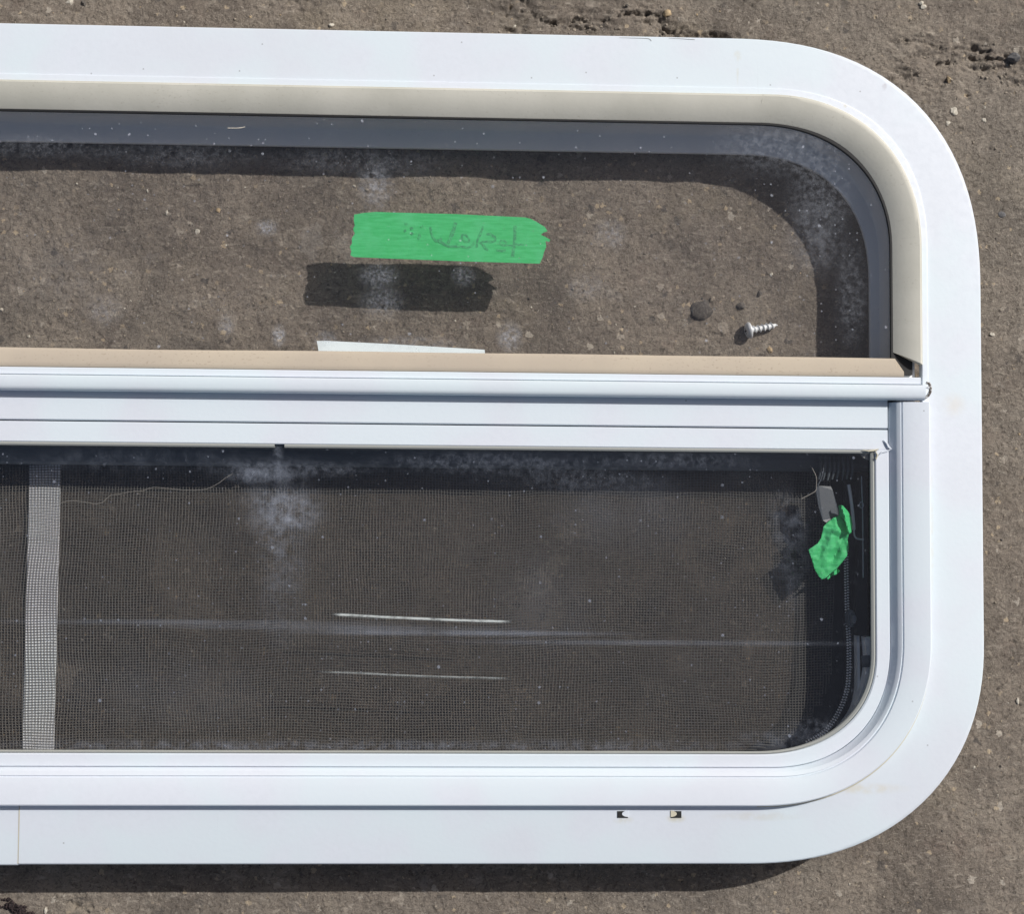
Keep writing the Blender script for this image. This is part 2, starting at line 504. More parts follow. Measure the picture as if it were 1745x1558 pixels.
def loft(name, rings, material, parent, closed=True, ring_closed=True, smooth=30, **props):
    """rings: list of (path, z); path closed if `closed`; the profile itself closed if ring_closed"""
    n = len(rings[0][0])
    vs, fs = [], []
    for path, z in rings:
        for i, (x, y) in enumerate(path):
            zz = z[i] if isinstance(z, (list, tuple)) else z
            vs.append((x * MM, y * MM, zz * MM))
    K = len(rings)
    for k in range(K if ring_closed else K - 1):
        a, b = k * n, ((k + 1) % K) * n
        for i in range(n if closed else n - 1):
            j = (i + 1) % n
            fs.append((a + i, a + j, b + j, b + i))
    if not closed and ring_closed:
        fs.append([k * n for k in range(K)])
        fs.append([k * n + n - 1 for k in reversed(range(K))])
    return link(name, mesh(name, vs, fs, smooth), material, parent, **props)


def extr(name, prof, x0, x1, material, parent, smooth=30, segs=1, wob=0.0, **props):
    """bar along x: prof = [(y, z)...] closed"""
    n = len(prof)
    vs, fs = [], []
    for s in range(segs + 1):
        x = x0 + (x1 - x0) * s / segs
        w = wob * noise.noise((x * 0.02, 3.1, 0)) if wob else 0
        for y, z in prof:
            vs.append((x * MM, (y + w) * MM, z * MM))
    for s in range(segs):
        for i in range(n):
            j = (i + 1) % n
            fs.append((s * n + i, s * n + j, (s + 1) * n + j, (s + 1) * n + i))
    fs.append(list(range(n)))
    fs.append([segs * n + i for i in reversed(range(n))])
    return link(name, mesh(name, vs, fs, smooth), material, parent, **props)


def tube_data(pts, rad, sides=6, vs=None, fs=None, flat=1.0):
    vs = [] if vs is None else vs
    fs = [] if fs is None else fs
    base = len(vs)
    P = [Vector(p) for p in pts]
    for i, p in enumerate(P):
        t = (P[min(i + 1, len(P) - 1)] - P[max(i - 1, 0)]).normalized()
        a = t.cross(Vector((0, 0, 1)))
        if a.length < 1e-4:
            a = Vector((1, 0, 0))
        a.normalize()
        b = a.cross(t)
        r = rad[i] if isinstance(rad, (list, tuple)) else rad
        for k in range(sides):
            an = 2 * math.pi * k / sides
            vs.append(p + a * (r * math.cos(an)) + b * (r * flat * math.sin(an)))
    for i in range(len(P) - 1):
        for k in range(sides):
            l = (k + 1) % sides
            fs.append((base + i * sides + k, base + i * sides + l, base + (i + 1) * sides + l, base + (i + 1) * sides + k))
    fs.append([base + k for k in reversed(range(sides))])
    fs.append([base + (len(P) - 1) * sides + k for k in range(sides)])
    return vs, fs


def plate(name, poly, z0, z1, material, parent, bev=0.0, **props):
    """flat plate from an outline in mm, z0 bottom, z1 top (z may be a function of x, y)"""
    n = len(poly)
    top = (lambda x, y: z1(x, y)) if callable(z1) else (lambda x, y: z1)
    bot = (lambda x, y: z0(x, y)) if callable(z0) else (lambda x, y: z0)
    vs = [(x * MM, y * MM, bot(x, y) * MM) for x, y in poly] + [(x * MM, y * MM, top(x, y) * MM) for x, y in poly]
    fs = [list(reversed(range(n))), list(range(n, 2 * n))]
    for i in range(n):
        j = (i + 1) % n
        fs.append((i, j, n + j, n + i))
    return link(name, mesh(name, vs, fs, 0), material, parent, **props)


def boxp(x0, x1, y0, y1):
    return [(x0, y0), (x1, y0), (x1, y1), (x0, y1)]


# ================================================================== GROUND
def fft_noise(nx, ny, lo, hi, seed, ax=1.0):
    """band-limited noise; lo..hi feature size in cells"""
    rs = np.random.RandomState(seed)
    f = np.fft.fft2(rs.randn(ny, nx))
    fx = np.fft.fftfreq(nx)[None, :] * ax
    fy = np.fft.fftfreq(ny)[:, None]
    r = np.sqrt(fx ** 2 + fy ** 2) + 1e-9
    band = np.exp(-(r * lo) ** 2) * (1 - np.exp(-(r * hi) ** 2)) / r ** 0.9
    a = np.real(np.fft.ifft2(f * band))
    return a / a.std()


STEP = 0.0007
gx0, gx1, gy0, gy1 = -0.34, 0.36, -0.29, 0.35
xs = np.arange(gx0, gx1, STEP)
ys = np.arange(gy0, gy1, STEP)
nx, ny = len(xs), len(ys)
XX, YY = np.meshgrid(xs, ys)
Z = 0.00010 * fft_noise(nx, ny, 2.0, 9, 1) + 0.00014 * fft_noise(nx, ny, 8, 60, 2) + 0.0005 * fft_noise(nx, ny, 40, 400, 3)
pit = fft_noise(nx, ny, 3, 10, 4)
Z -= 0.0007 * np.clip(pit - 2.0, 0, 1.5)
flake = fft_noise(nx, ny, 3, 22, 5, ax=2.6)


WX = XX + 0.0007 * fft_noise(nx, ny, 4, 22, 26) + 0.0003 * fft_noise(nx, ny, 2, 6, 27)
WY = YY + 0.0007 * fft_noise(nx, ny, 4, 22, 28) + 0.0003 * fft_noise(nx, ny, 2, 6, 29)


def seg_dist(pts):
    P = [world(px, py, 0) for px, py in pts]
    D = np.full(XX.shape, 9.0)
    for a, b in zip(P[:-1], P[1:]):
        dx, dy = b.x - a.x, b.y - a.y
        L2 = dx * dx + dy * dy
        t = np.clip(((WX - a.x) * dx + (WY - a.y) * dy) / L2, 0, 1)
        D = np.minimum(D, np.hypot(WX - a.x - t * dx, WY - a.y - t * dy))
    return D


rough_zone = np.zeros_like(Z)
chip = 0.00022 * fft_noise(nx, ny, 2, 9, 16, ax=1.8)
lump = np.clip(0.85 + 0.35 * fft_noise(nx, ny, 8, 50, 17), 0.3, 1.5)
ridge = 1 - np.abs(fft_noise(nx, ny, 4, 26, 18, ax=2.4))
ridge2 = 1 - np.abs(fft_noise(nx, ny, 3, 14, 19, ax=1.2))
CR = [([(897, -30), (898, 5), (903, 18), (912, 28), (924, 35), (945, 38)], 0.0012, 0.0030),
      ([(880, -20), (892, 4), (905, 8)], 0.0007, 0.0015),
      ([(858, -10), (864, 10), (868, 20)], 0.0009, 0.0018),
      ([(924, 35), (960, 41), (985, 44), (1012, 47)], 0.0009, 0.0022),
      ([(975, 31), (1010, 34), (1030, 36), (1050, 28), (1066, 22), (1085, 20), (1108, 24), (1122, 29)], 0.0013, 0.0032),
      ([(1122, 29), (1128, 40), (1136, 50), (1150, 56), (1168, 60), (1240, 66)], 0.0020, 0.0045),
      ([(1104, 36), (1118, 46), (1130, 58)], 0.0012, 0.0022),
      ([(858, 42), (869, 53), (880, 42), (900, 40)], 0.0006, 0.0013),
      ([(1530, 71), (1550, 71), (1566, 70), (1586, 75)], 0.0009, 0.0022),
      ([(1586, 78), (1600, 82), (1618, 85), (1634, 82), (1660, 82), (1690, 85)], 0.0012, 0.0030),
      ([(1556, 93), (1568, 88), (1580, 93)], 0.0009, 0.0018),
      ([(1600, 109), (1622, 106), (1638, 103), (1655, 97), (1680, 99), (1700, 98), (1716, 104)], 0.0013, 0.0030),
      ([(1640, 110), (1664, 115), (1690, 116), (1720, 112)], 0.0011, 0.0022),
      ([(1716, 104), (1735, 108), (1760, 110), (1800, 118)], 0.0018, 0.0030),
      ([(1584, 147), (1594, 149), (1604, 145)], 0.0008, 0.0018),
      ([(1720, 139), (1735, 142), (1750, 144)], 0.0012, 0.0022),
      ([(1528, 118), (1545, 120), (1550, 130)], 0.0006, 0.0012),
      ([(1560, 125), (1530, 132), (1515, 140)], 0.0005, 0.0012),
      ([(480, -12), (500, 2), (520, 4)], 0.0009, 0.0022),
      ([(1650, 163), (1662, 158)], 0.0006, 0.0012),
      ([(128, 1548), (142, 1546), (150, 1552)], 0.0008, 0.0018)]
for pts, wdt, dep in CR:
    D = seg_dist(pts)
    prof = np.exp(-(np.clip(D + chip, 0, None) / (wdt * 0.5)) ** 2)
    Z -= 0.8 * dep * prof * lump + 0.0004 * np.exp(-(D / 0.003) ** 2)
    rough_zone = np.maximum(rough_zone, np.exp(-(D / 0.006) ** 2))
Z += rough_zone * 0.0006 * flake
Z -= rough_zone * (0.0006 * np.clip(ridge - 0.86, 0, 1) / 0.14 * np.clip(flake, 0, 1.5) + 0.0004 * np.clip(ridge2 - 0.85, 0, 1) / 0.15)
Z -= rough_zone * 0.0006
bx = np.minimum(np.minimum(XX - gx0, gx1 - XX), np.minimum(YY - gy0, gy1 - YY))
Z *= np.clip(bx / 0.02, 0, 1)
Z -= Z.mean()
vs = np.stack([XX, YY, Z], -1).reshape(-1, 3)
idx = np.arange(nx * ny).reshape(ny, nx)
q = np.stack([idx[:-1, :-1], idx[:-1, 1:], idx[1:, 1:], idx[1:, :-1]], -1).reshape(-1, 4)
# skirt out to the far ground
rim = [(gx0, gy0), (float(xs[-1]), gy0), (float(xs[-1]), float(ys[-1])), (gx0, float(ys[-1]))]
cid = [idx[0, 0], idx[0, -1], idx[-1, -1], idx[-1, 0]]
Zr = [0, 0, 0, 0]
far = np.array([(-6, -6, 0), (6, -6, 0), (6, 6, 0), (-6, 6, 0)], float)
nv = len(vs)
vs = np.concatenate([vs, far])
edges_ = [idx[0, :], idx[:, -1], idx[-1, ::-1], idx[::-1, 0]]
polys = q.reshape(-1)
starts = np.arange(len(q)) * 4
sizes = np.full(len(q), 4)
extra = []
for k in range(4):
    # a fan of one n-gon per side: far edge plus the whole rim edge
    e = list(edges_[k])
    extra.append([nv + k, nv + (k + 1) % 4] + [int(i) for i in e[::-1]])
me = bpy.data.meshes.new('ground')
allp = np.concatenate([polys] + [np.array(e) for e in extra])
sizes = np.concatenate([sizes, [len(e) for e in extra]])
starts = np.concatenate([[0], np.cumsum(sizes)[:-1]])
me.vertices.add(len(vs))
me.vertices.foreach_set('co', vs.astype(np.float32).ravel())
me.loops.add(len(allp))
me.loops.foreach_set('vertex_index', allp.astype(np.int32))
me.polygons.add(len(sizes))
me.polygons.foreach_set('loop_start', starts.astype(np.int32))
me.polygons.foreach_set('loop_total', sizes.astype(np.int32))
me.update(calc_edges=True)
me.validate()
me.shade_smooth()
link('ground', me, M_GR, kind='structure', label='worn brown concrete slab with cracks and embedded aggregate')


def zg(x, y):
    i = int(round((x - gx0) / STEP))
    j = int(round((y - gy0) / STEP))
    if 0 <= i < nx and 0 <= j < ny:
        return float(Z[j, i])
    return 0.0


def stone_mesh(name, rx, ry, rz, seed, sub=2, rough=0.28):
    import bmesh
    bm = bmesh.new()
    bmesh.ops.create_icosphere(bm, subdivisions=sub, radius=1)
    rs = random.Random(seed)
    off = Vector((rs.uniform(0, 50), rs.uniform(0, 50), rs.uniform(0, 50)))
    cuts = [(Vector((rs.uniform(-1, 1), rs.uniform(-1, 1), rs.uniform(-0.6, 1))).normalized(), rs.uniform(0.6, 0.9)) for _ in range(7)]
    for v in bm.verts:
        p = v.co.copy()
        for nrm, dd in cuts:
            k = p.dot(nrm) - dd
            if k > 0:
                p -= nrm * k
        p *= 1 + rough * noise.noise(p * 1.6 + off)
        v.co = Vector((p.x * rx, p.y * ry, p.z * rz))
    me = bpy.data.meshes.new(name)
    bm.to_mesh(me)
    bm.free()
    me.shade_smooth()
    me.set_sharp_from_angle(angle=R(28))
    return me


def stone(px, py, wx, wy, hz, material, label, name='pebble', seed=1, rot=0.0, group='loose pebbles on the concrete', sink=0.35):
    p = world(px, py, 0.0005)
    me = stone_mesh(name, wx / 2 * MM, wy / 2 * MM, hz / 2 * MM, seed, 3)
    o = link(name, me, material, label=label, category='pebble', group=group)
    o.location = (p.x, p.y, zg(p.x, p.y) + hz * MM * (0.5 - sink))
    o.rotation_euler = (0, 0, rot)
    return o


stone(1196, 528, 13, 11, 5, M_SD, 'largest dark stone under the upper glass, left of the screw', seed=3, rot=0.3)
stone(1263, 521, 5.5, 4.2, 2.6, M_SD, 'small dark angular pebble between the big dark stone and the screw', seed=5)
stone(1214, 510, 4.2, 2.8, 2.0, M_SB, 'tiny brown pebble touching the upper edge of the big dark stone', seed=8, rot=0.5)
stone(1294, 500, 3.6, 3.6, 2.0, M_SD, 'small dark pebble above the screw under the glass', seed=9)
stone(1728, 99, 8.5, 7, 6, M_SG, 'rounded grey stone lodged in the crack at the far right', seed=12, sink=0.2)
stone(1137, 23, 5.2, 4.6, 3.2, M_SO, 'ochre pebble beside the crack above the frame', seed=14)
stone(1570, 4, 3.0, 2.8, 2.4, M_SP, 'whiter of two pale pebbles touching at the top right edge', seed=15)
stone(1574, 11, 4.0, 3.0, 2.2, M_SP, 'creamier of two pale pebbles touching at the top right edge', seed=16, rot=0.2)
stone(1625, 190, 5.2, 4.8, 2.0, M_SP, 'broken pale stone set in the concrete right of the rounded corner', seed=17, sink=0.5)
stone(1615, 210, 3.4, 3.2, 1.6, M_SP, 'small pale stone just below the broken pale one', seed=18, sink=0.5)
stone(1676, 205, 2.8, 2.8, 1.6, M_SP, 'round pale pebble alone right of the rounded corner', seed=19, sink=0.5)
stone(1312, 597, 3.0, 4.6, 1.8, M_SO, 'elongated yellowish pebble just below the screw', seed=20, rot=0.25)
stone(1617, 134, 2.6, 4.6, 2.4, M_SO, 'orange chip below the cracks in the top right', seed=21, rot=0.2)
stone(1708, 365, 5.0, 4.2, 1.2, M_SG, 'flat grey pebble in the concrete right of the frame', seed=22, sink=0.5)
stone(1690, 570, 3.6, 2.4, 1.6, M_SP, 'pale oval pebble close to the right edge of the frame', seed=23, rot=-0.2)
stone(336, 372 + 22, 3.2, 3.0, 1.5, M_SP, 'pale yellow pebble under the glass left of the green tape', seed=24, sink=0.4)
stone(284, 362, 1.9, 3.2, 1.3, M_SP, 'narrow pale chip under the glass at the left', seed=25, sink=0.4)
stone(372, 358, 3.2, 2.8, 1.3, M_SO, 'faint ochre pebble under the glass beside a grey smudge', seed=26, sink=0.45)
stone(142, 4, 2.6, 4.0, 2.0, M_SD, 'dark pebble above the frame at the top left edge', seed=27, rot=0.4)
stone(118, 2, 5.6, 3.2, 1.6, M_SP, 'flat pale pebble at the top left edge', seed=28, sink=0.5)
stone(565, 42, 3.0, 2.4, 1.6, M_SP, 'cream pebble just above the top of the frame', seed=30, sink=0.4)
stone(78, 1553, 1.8, 4.0, 1.8, M_SP, 'upright white chip beside the tarry clump', seed=31)
stone(1735, 1195, 2.0, 4.2, 1.4, M_SP, 'thin white chip on the ground at the lower right edge', seed=32, sink=0.3)

# tarry clump, bottom left
vs_, fs_ = [], []
rs = random.Random(4)
for k in range(110):
    a = rs.gauss(0, 1)
    b = rs.gauss(0, 1)
    px, py = 30 + a * 13 + b * 4, 1553 + a * 5 + b * 6
    p = world(px, py, 0.001)
    r = rs.uniform(0.5, 1.7) * MM
    me0 = None
    base = len(vs_)
    zc = zg(p.x, p.y) + rs.uniform(0.0, 1.8) * MM
    for (ux, uy, uz) in ((1, 0, 0), (0, 1, 0), (-1, 0, 0), (0, -1, 0), (0, 0, 1), (0, 0, -1)):
        vs_.append((p.x + ux * r * rs.uniform(.7, 1.3), p.y + uy * r * rs.uniform(.7, 1.3), zc + uz * r * rs.uniform(.6, 1)))
    for f in ((0, 1, 4), (1, 2, 4), (2, 3, 4), (3, 0, 4), (1, 0, 5), (2, 1, 5), (3, 2, 5), (0, 3, 5)):
        fs_.append(tuple(base + i for i in f))
link('debris_clump', mesh('debris_clump', vs_, fs_, 0), M_TAR, label='dark tarry crumb of debris on the concrete at the bottom left corner', category='debris')


# loose grit: uncountable
def grit(name, N, seed, material, lo, hi, centre=None, label=''):
    rs = random.Random(seed)
    vs_, fs_ = [], []
    for k in range(N):
        if centre:
            px, py, sx, sy = rs.choice(centre)
            p = world(px + rs.gauss(0, sx), py + rs.gauss(0, sy), 0)
        else:
            p = Vector((rs.uniform(gx0, gx1), rs.uniform(gy0, gy1), 0))
        r = lo * (hi / lo) ** (rs.random() ** 2.2) * MM
        rx_, ry_, rz_ = r * rs.uniform(.7, 1.3), r * rs.uniform(.5, 1.1), r * rs.uniform(.35, .7)
        an = rs.uniform(0, 6.28)
        zc = zg(p.x, p.y) + 0.15 * rz_
        base = len(vs_)
        for j in range(5):
            t = an + j * 1.2566 + rs.uniform(-.25, .25)
            x, y = math.cos(t) * rx_, math.sin(t) * ry_
            vs_.append((p.x + x * math.cos(an) - y * math.sin(an), p.y + x * math.sin(an) + y * math.cos(an), zc - 0.2 * rz_))
        for j in range(4):
            t = an + j * 1.57 + rs.uniform(-.2, .2)
            x, y = math.cos(t) * rx_ * .6, math.sin(t) * ry_ * .6
            vs_.append((p.x + x * math.cos(an) - y * math.sin(an), p.y + x * math.sin(an) + y * math.cos(an), zc + rz_ * rs.uniform(.6, 1)))
        fs_.append((base + 5, base + 6, base + 7, base + 8))
        for a, b, c_ in ((0, 1, 5), (1, 6, 5), (1, 2, 6), (2, 7, 6), (2, 3, 7), (3, 8, 7), (3, 4, 8), (4, 0, 8), (0, 5, 8)):
            fs_.append((base + a, base + b, base + c_))
    return link(name, mesh(name, vs_, fs_, 0), material, kind='stuff', label=label, category='grit')


grit('pale_grit', 560, 11, M_SP, 0.22, 1.15, label='pale bits of aggregate strewn over the concrete')
grit('brown_grit', 5200, 12, M_SB, 0.22, 1.0, label='brown grit strewn over the concrete')
grit('dark_grit', 1100, 13, M_SD, 0.2, 1.1, label='dark grit strewn over the concrete')
grit('ochre_grit', 420, 14, M_SO, 0.2, 1.0, label='ochre grit strewn over the concrete')
grit('crack_grit', 330, 15, M_SB, 0.25, 1.3, [(1720, 140, 30, 12), (1670, 118, 50, 14), (1010, 40, 90, 10), (1600, 100, 40, 20)], label='loose crumbs of concrete lying along the cracks')

# ================================================================== WINDOW
WIN = bpy.data.objects.new('camper_window', None)
COL.objects.link(WIN)
WIN.rotation_euler = (0, 0, TH)
WIN['label'] = 'white framed caravan window with rounded corners lying flat on concrete'
WIN['category'] = 'window'
WIN.empty_display_size = 0.1

# ---- outer trim ring, a bent strip whose two ends butt at the bottom left
JX = loc(32, 1425, 38)[0]
rT, rB = (140, 140), (130, 120)


def cut_loop(L, jx, gap=0.25):
    """open the closed outline at x = jx on the bottom side"""
    yb = min(y for x, y in L)
    n = len(L)
    for i in range(n):
        x, y = L[i]
        x2, y2 = L[(i + 1) % n]
        if abs(y - yb) < 0.3 and abs(y2 - yb) < 0.3 and x >= jx > x2:
            return [(jx - gap, y)] + L[i + 1:] + L[:i + 1] + [(jx + gap, y)]
    raise RuntimeError


def zl(n, base, drop):
    """height list: the strip's left end sits a touch lower than its right end"""
    return [base - drop if i < 2 else base for i in range(n)]


prof = [
    (loop(287.6, 274.9, -178.3, rT, rB, 2.4), 34.5), (loop(288.5, 275.7, -179.2, rT, rB, 2.4), 35.2),
    (loop(288.5, 275.7, -179.2, rT, rB, 2.4), 37.3), (loop(287.9, 275.1, -178.6, rT, rB, 2.4), 37.95),
    (loop(286.8, 274.0, -177.5, rT, rB, 2.4), 38.2),
    (loop(259.2, 248.3, -149.0, (90, 90), (96, 91), 2.3), 38.0), (loop(258.5, 247.6, -148.3, (90, 90), (95, 90), 2.3), 38.1),
    (loop(258.0, 247.1, -147.8, (90, 90), (95, 90), 2.3), 38.9), (loop(257.2, 246.3, -147.1, (90, 90), (95, 90), 2.3), 39.1),
    (loop(255.0, 243.8, -144.9, (86, 86), (92, 87), 2.2), 39.3), (loop(254.6, 243.4, -144.5, (85, 85), (92, 87), 2.2), 39.0),
    (loop(254.6, 243.4, -144.5, (85, 85), (92, 87), 2.2), 34.5)]
prof = [(cut_loop(L, JX), z) for L, z in prof]
n_ = len(prof[0][0])
rings = []
for L, z in prof:
    L2 = list(L)
    for i in range(3):      # the left end of the strip is a little proud to the south
        x, y = L2[i]
        L2[i] = (x, y - (0.5 if i < 1 else 0.4))
    rings.append((L2, zl(n_, z, 0.3)))
loft('trim_ring', rings, M_RING, WIN, closed=False)
# yellowed joint line
plate('joint_sealant', boxp(JX - 0.35, JX + 0.35, -178.6, -149.0), 35, 37.95, M_CREAM, WIN)

# two drain slots under the sash edge, each with a worn tongue
for (sx, fl) in ((1061, 1), (1152, -1)):
    cx, cy = loc(sx, 1388.5, 38)
    o = plate('drain_slot', boxp(cx - 2.9, cx + 2.9, cy - 1.9, cy + 1.7), 36, 38.32, M_BLACK, WIN)
    tong = []
    for k in range(13):
        t = -math.pi / 2 + math.pi * k / 12
        tong.append((cx + fl * (2.95 - 3.3 * math.cos(t)), cy + 0.3 + 1.65 * math.sin(t)))
    if fl < 0:
        tong.reverse()
    tong = [(x, y) for x, y in tong]
    plate('drain_tongue', list(reversed(tong)), 37, 38.5, M_CREAM if fl < 0 else M_RING, o)

# ---- tubular body standing on the ground: inner wall with ledge
loft('body_wall', [
    (loop(252.0, 241.0, -142.0, (84, 84), (88, 84)), 34.4), (loop(252.0, 241.0, -142.0, (84, 84), (88, 84)), 3.0),
    (loop(249.0, 238.0, -139.0, (82, 82), (86, 82)), 3.0), (loop(249.0, 238.0, -139.0, (82, 82), (86, 82)), 10.0),
    (loop(233.6, 217.3, -125.0, (75, 75), (64, 60), 2.4), 10.0), (loop(233.6, 217.3, -125.0, (75, 75), (64, 60), 2.4), 12.2),
    (loop(234.4, 218.1, -125.8, (75, 75), (64, 60), 2.4), 12.9),
    (loop(238.6, 225.4, -129.6, (76, 72), (66, 62), 2.3), 13.6), (loop(239.8, 227.4, -130.8, (77, 73), (66, 62), 2.3), 15.5),
    (loop(241.4, 230.6, -132.4, (77, 73), (66, 62), 2.3), 34.4)],
    M_ALU, WIN, smooth=40)
# black rubber glazing seal on the ledge of the upper pane
loft('glazing_seal', [
    (arch(250, 239.5, 88, (84, 84)), 34.45), (arch(250, 239.5, 88, (84, 84)), 37.0),
    (arch(238.1, 227.4, 88, (75, 70)), 37.0), (arch(237.7, 227.0, 88, (75, 70)), 36.6),
    (arch(237.7, 227.0, 88, (75, 70)), 36.15), (arch(244, 234, 88, (78, 75)), 34.45)], M_BLACK, WIN, closed=False)

# ---- foam strip round the upper opening, its right end cut on the slant
fr = []
K = 11
for k in range(K):
    t = k / (K - 1)
    xr = 254.5 + (238.9 - 254.5) * t
    yt = 243.4 + (228.1 - 243.4) * t
    yb_ = loc(1568, 622, 40)[1] + (loc(1525, 600, 38)[1] - loc(1568, 622, 40)[1]) * t
    r0 = 85 - 12 * t
    z = 42.2 - 5.4 * t ** 2.0 - (1.6 if k == 0 else 0)
    fr.append((arch(xr, yt, yb_, (r0, r0 - 2 * t)), z))
fr.append((arch(239.3, 228.5, loc(1525, 600, 38)[1], (73, 71)), 36.5))
fr.append((arch(254.4, 243.3, loc(1568, 622, 40)[1], (85, 85)), 37.05))
o = loft('foam_seal', fr, M_FOAM, WIN, closed=False, smooth=50)
# gentle unevenness
for v in o.data.vertices:
    x, y, z = v.co
    v.co.z += 0.00025 * noise.noise((x * 30, y * 30, 1))
# two creases near the corner
for (ax, ay, bx_, by_) in ((1301, 160, 1297, 181), (1348, 163, 1343, 182)):
    a = loc(ax, ay, 42)
    b = loc(bx_, by_, 41)
    vs_, fs_ = tube_data([(a[0] * MM, a[1] * MM, 42.0 * MM), ((a[0] + b[0]) / 2 * MM, (a[1] + b[1]) / 2 * MM, 41.75 * MM), (b[0] * MM, b[1] * MM, 41.0 * MM)], [0.10 * MM, 0.38 * MM, 0.08 * MM], 6)
    link('foam_crease', mesh('foam_crease', vs_, fs_), M_FOAM, WIN)

# ---- crossbar
XR = 254.6
XL = 2 * X0 - XR
body = [(44.2, 3), (44.2, 8), (36.0, 8), (35.0, 9), (35.0, 12.5), (36.5, 14), (44.2, 14.6), (44.2, 34.6), (88, 34.6), (88, 3)]
extr('crossbar_core', body, 2 * X0 - 240, 240, M_DARK, WIN)
# tan foam strip
ytan0, ytan1 = 97.0, 86.2
tp = [(ytan1, 37.2), (ytan1, 41.4), (ytan1 + 0.5, 41.9), (ytan1 + 3, 41.7), (ytan1 + 6, 41.2), (ytan1 + 9, 40.5), (ytan0 - 0.5, 39.8), (ytan0 - 0.1, 39.0), (ytan0, 37.3), (ytan0 - 0.5, 36.9)]
o = extr('foam_seal', tp, 2 * X0 - 239.5, 239.5, M_TAN, WIN, smooth=50, segs=120, label='tan foam strip lying along the top of the crossbar')
for v in o.data.vertices:
    x, y, z = v.co
    if x > 0.19:      # the end curls toward the corner
        v.co.x += (0.0042 if y < 0.0915 else 0.0) * max(0, (x - 0.22) / 0.0195)
    v.co.y += 0.0005 * noise.noise((x * 9, 0, 5)) if y > 0.09 else 0
# white lip beside it
extr('crossbar_lip', [(86.1, 36.2), (86.1, 41.6), (85.6, 42.0), (82.5, 42.0), (82.2, 41.6), (82.2, 36.2)], XL + 1.6, 253.0, M_WHITE, WIN)
# rolled blind rail
y0r, y1r = 73.3, 81.6
rp = [(y1r, 42.1), (y1r, 44.9), (y1r - 0.3, 45.3), (y1r - 0.8, 45.5), (y0r + 2.6, 45.3), (y0r + 1.5, 45.0), (y0r + 0.7, 44.4), (y0r + 0.15, 43.4), (y0r, 42.2), (y0r + 0.3, 41.4), (y0r + 1.2, 41.0), (y1r, 41.0)]
xre = loc(1576, 664, 44)[0]
rail = extr('blind_rail', rp, 2 * X0 - xre, xre, M_RAIL, WIN, smooth=45)
# its open right end: a corroded hook
pts = []
for (ax, ay) in ((1577, 653), (1582, 654), (1584, 661), (1584, 668), (1581, 675), (1576, 679), (1567, 681)):
    x, y = loc(ax, ay, 42)
    pts.append((x * MM, y * MM, (43.2 if ay < 670 else 42.0) * MM))
vs_, fs_ = tube_data(pts, [0.7 * MM, 0.9 * MM, 0.9 * MM, 0.9 * MM, 0.9 * MM, 0.6 * MM, 0.3 * MM], 7)
link('rail_hook', mesh('rail_hook', vs_, fs_), M_CORR, rail)
xk, yk = loc(1581, 660, 44)
vs_, fs_ = tube_data([((xk - 1.0) * MM, yk * MM, 43.4 * MM), ((xk + .4) * MM, (yk - .3) * MM, 43.8 * MM), ((xk + 1.0) * MM, (yk + .4) * MM, 43.2 * MM)], [0.5 * MM, 0.8 * MM, 0.3 * MM], 6)
link('rail_pin', mesh('rail_pin', vs_, fs_), M_METAL, rail)
# two flat bars of the sliding sash
xb = 235.6
extr('crossbar_panel', [(80.4, 33), (80.4, 38.0), (58.5, 38.0), (58.1, 37.7), (57.9, 37.0), (57.9, 33)], 2 * X0 - xb, xb, M_WHITE, WIN)
extr('crossbar_backing', [(80.6, 34.9), (80.6, 40.9), (74.2, 40.9), (74.2, 34.9)], xb + 0.2, 253.5, M_RING, WIN)

# ---- lower sash: inner lip (with its top bar), tray step, flat outer band
YT = 72.4
sash_top = extr('sash_top_bar', [(57.2, 33), (57.2, 37.4), (56.8, 37.85), (46.5, 38.0), (46.1, 37.7), (46.0, 37.2), (46.0, 34.7), (57.2, 34.7)], 2 * X0 - xb, xb, M_WHITE, WIN)
loft('sash_lip', [
    (upath(228.3, -120.4, 46.2, (65, 55)), 36.3), (upath(228.5, -120.6, 46.2, (65, 55)), 37.5), (upath(229.1, -121.1, 46.2, (65, 55)), 38.0),
    (upath(235.6, -127.0, 46.2, (66, 64)), 38.0), (upath(236.2, -127.5, 46.2, (66, 66)), 37.6), (upath(236.4, -127.7, 46.2, (66, 66)), 35.0),
    (upath(230, -122, 46.2, (65, 56)), 35.0)], M_WHITE, WIN, closed=False)
loft('sash_band', [
    (upath(236.6, -127.8, YT, (66, 66)), 34.9), (upath(236.7, -127.85, YT, (66, 66)), 37.3), (upath(237.1, -128.0, YT, (66, 66)), 37.6),
    (upath(239.3, -128.9, YT, (66, 69)), 40.6), (upath(239.9, -129.3, YT, (67, 70)), 41.2),
    (upath(241.6, -131.5, YT, (69, 74)), 42.0), (upath(242.0, -131.9, YT, (70, 75)), 41.5), (upath(242.4, -132.4, YT, (70, 75)), 41.5),
    (upath(242.8, -132.8, YT, (70, 75)), 42.3), (upath(247.5, -137.5, YT, (76, 80)), 43.2), (upath(256.9, -146.6, YT, (94, 89)), 43.4), (upath(257.6, -147.3, YT, (95, 90)), 42.9),
    (upath(257.8, -147.5, YT, (95, 90)), 42.0), (upath(257.8, -147.5, YT, (95, 90)), 40.6), (upath(255.5, -145.4, YT, (93, 88)), 39.6),
    (upath(255.5, -145.4, YT, (93, 88)), 34.9)], M_WHITE, WIN, closed=False)
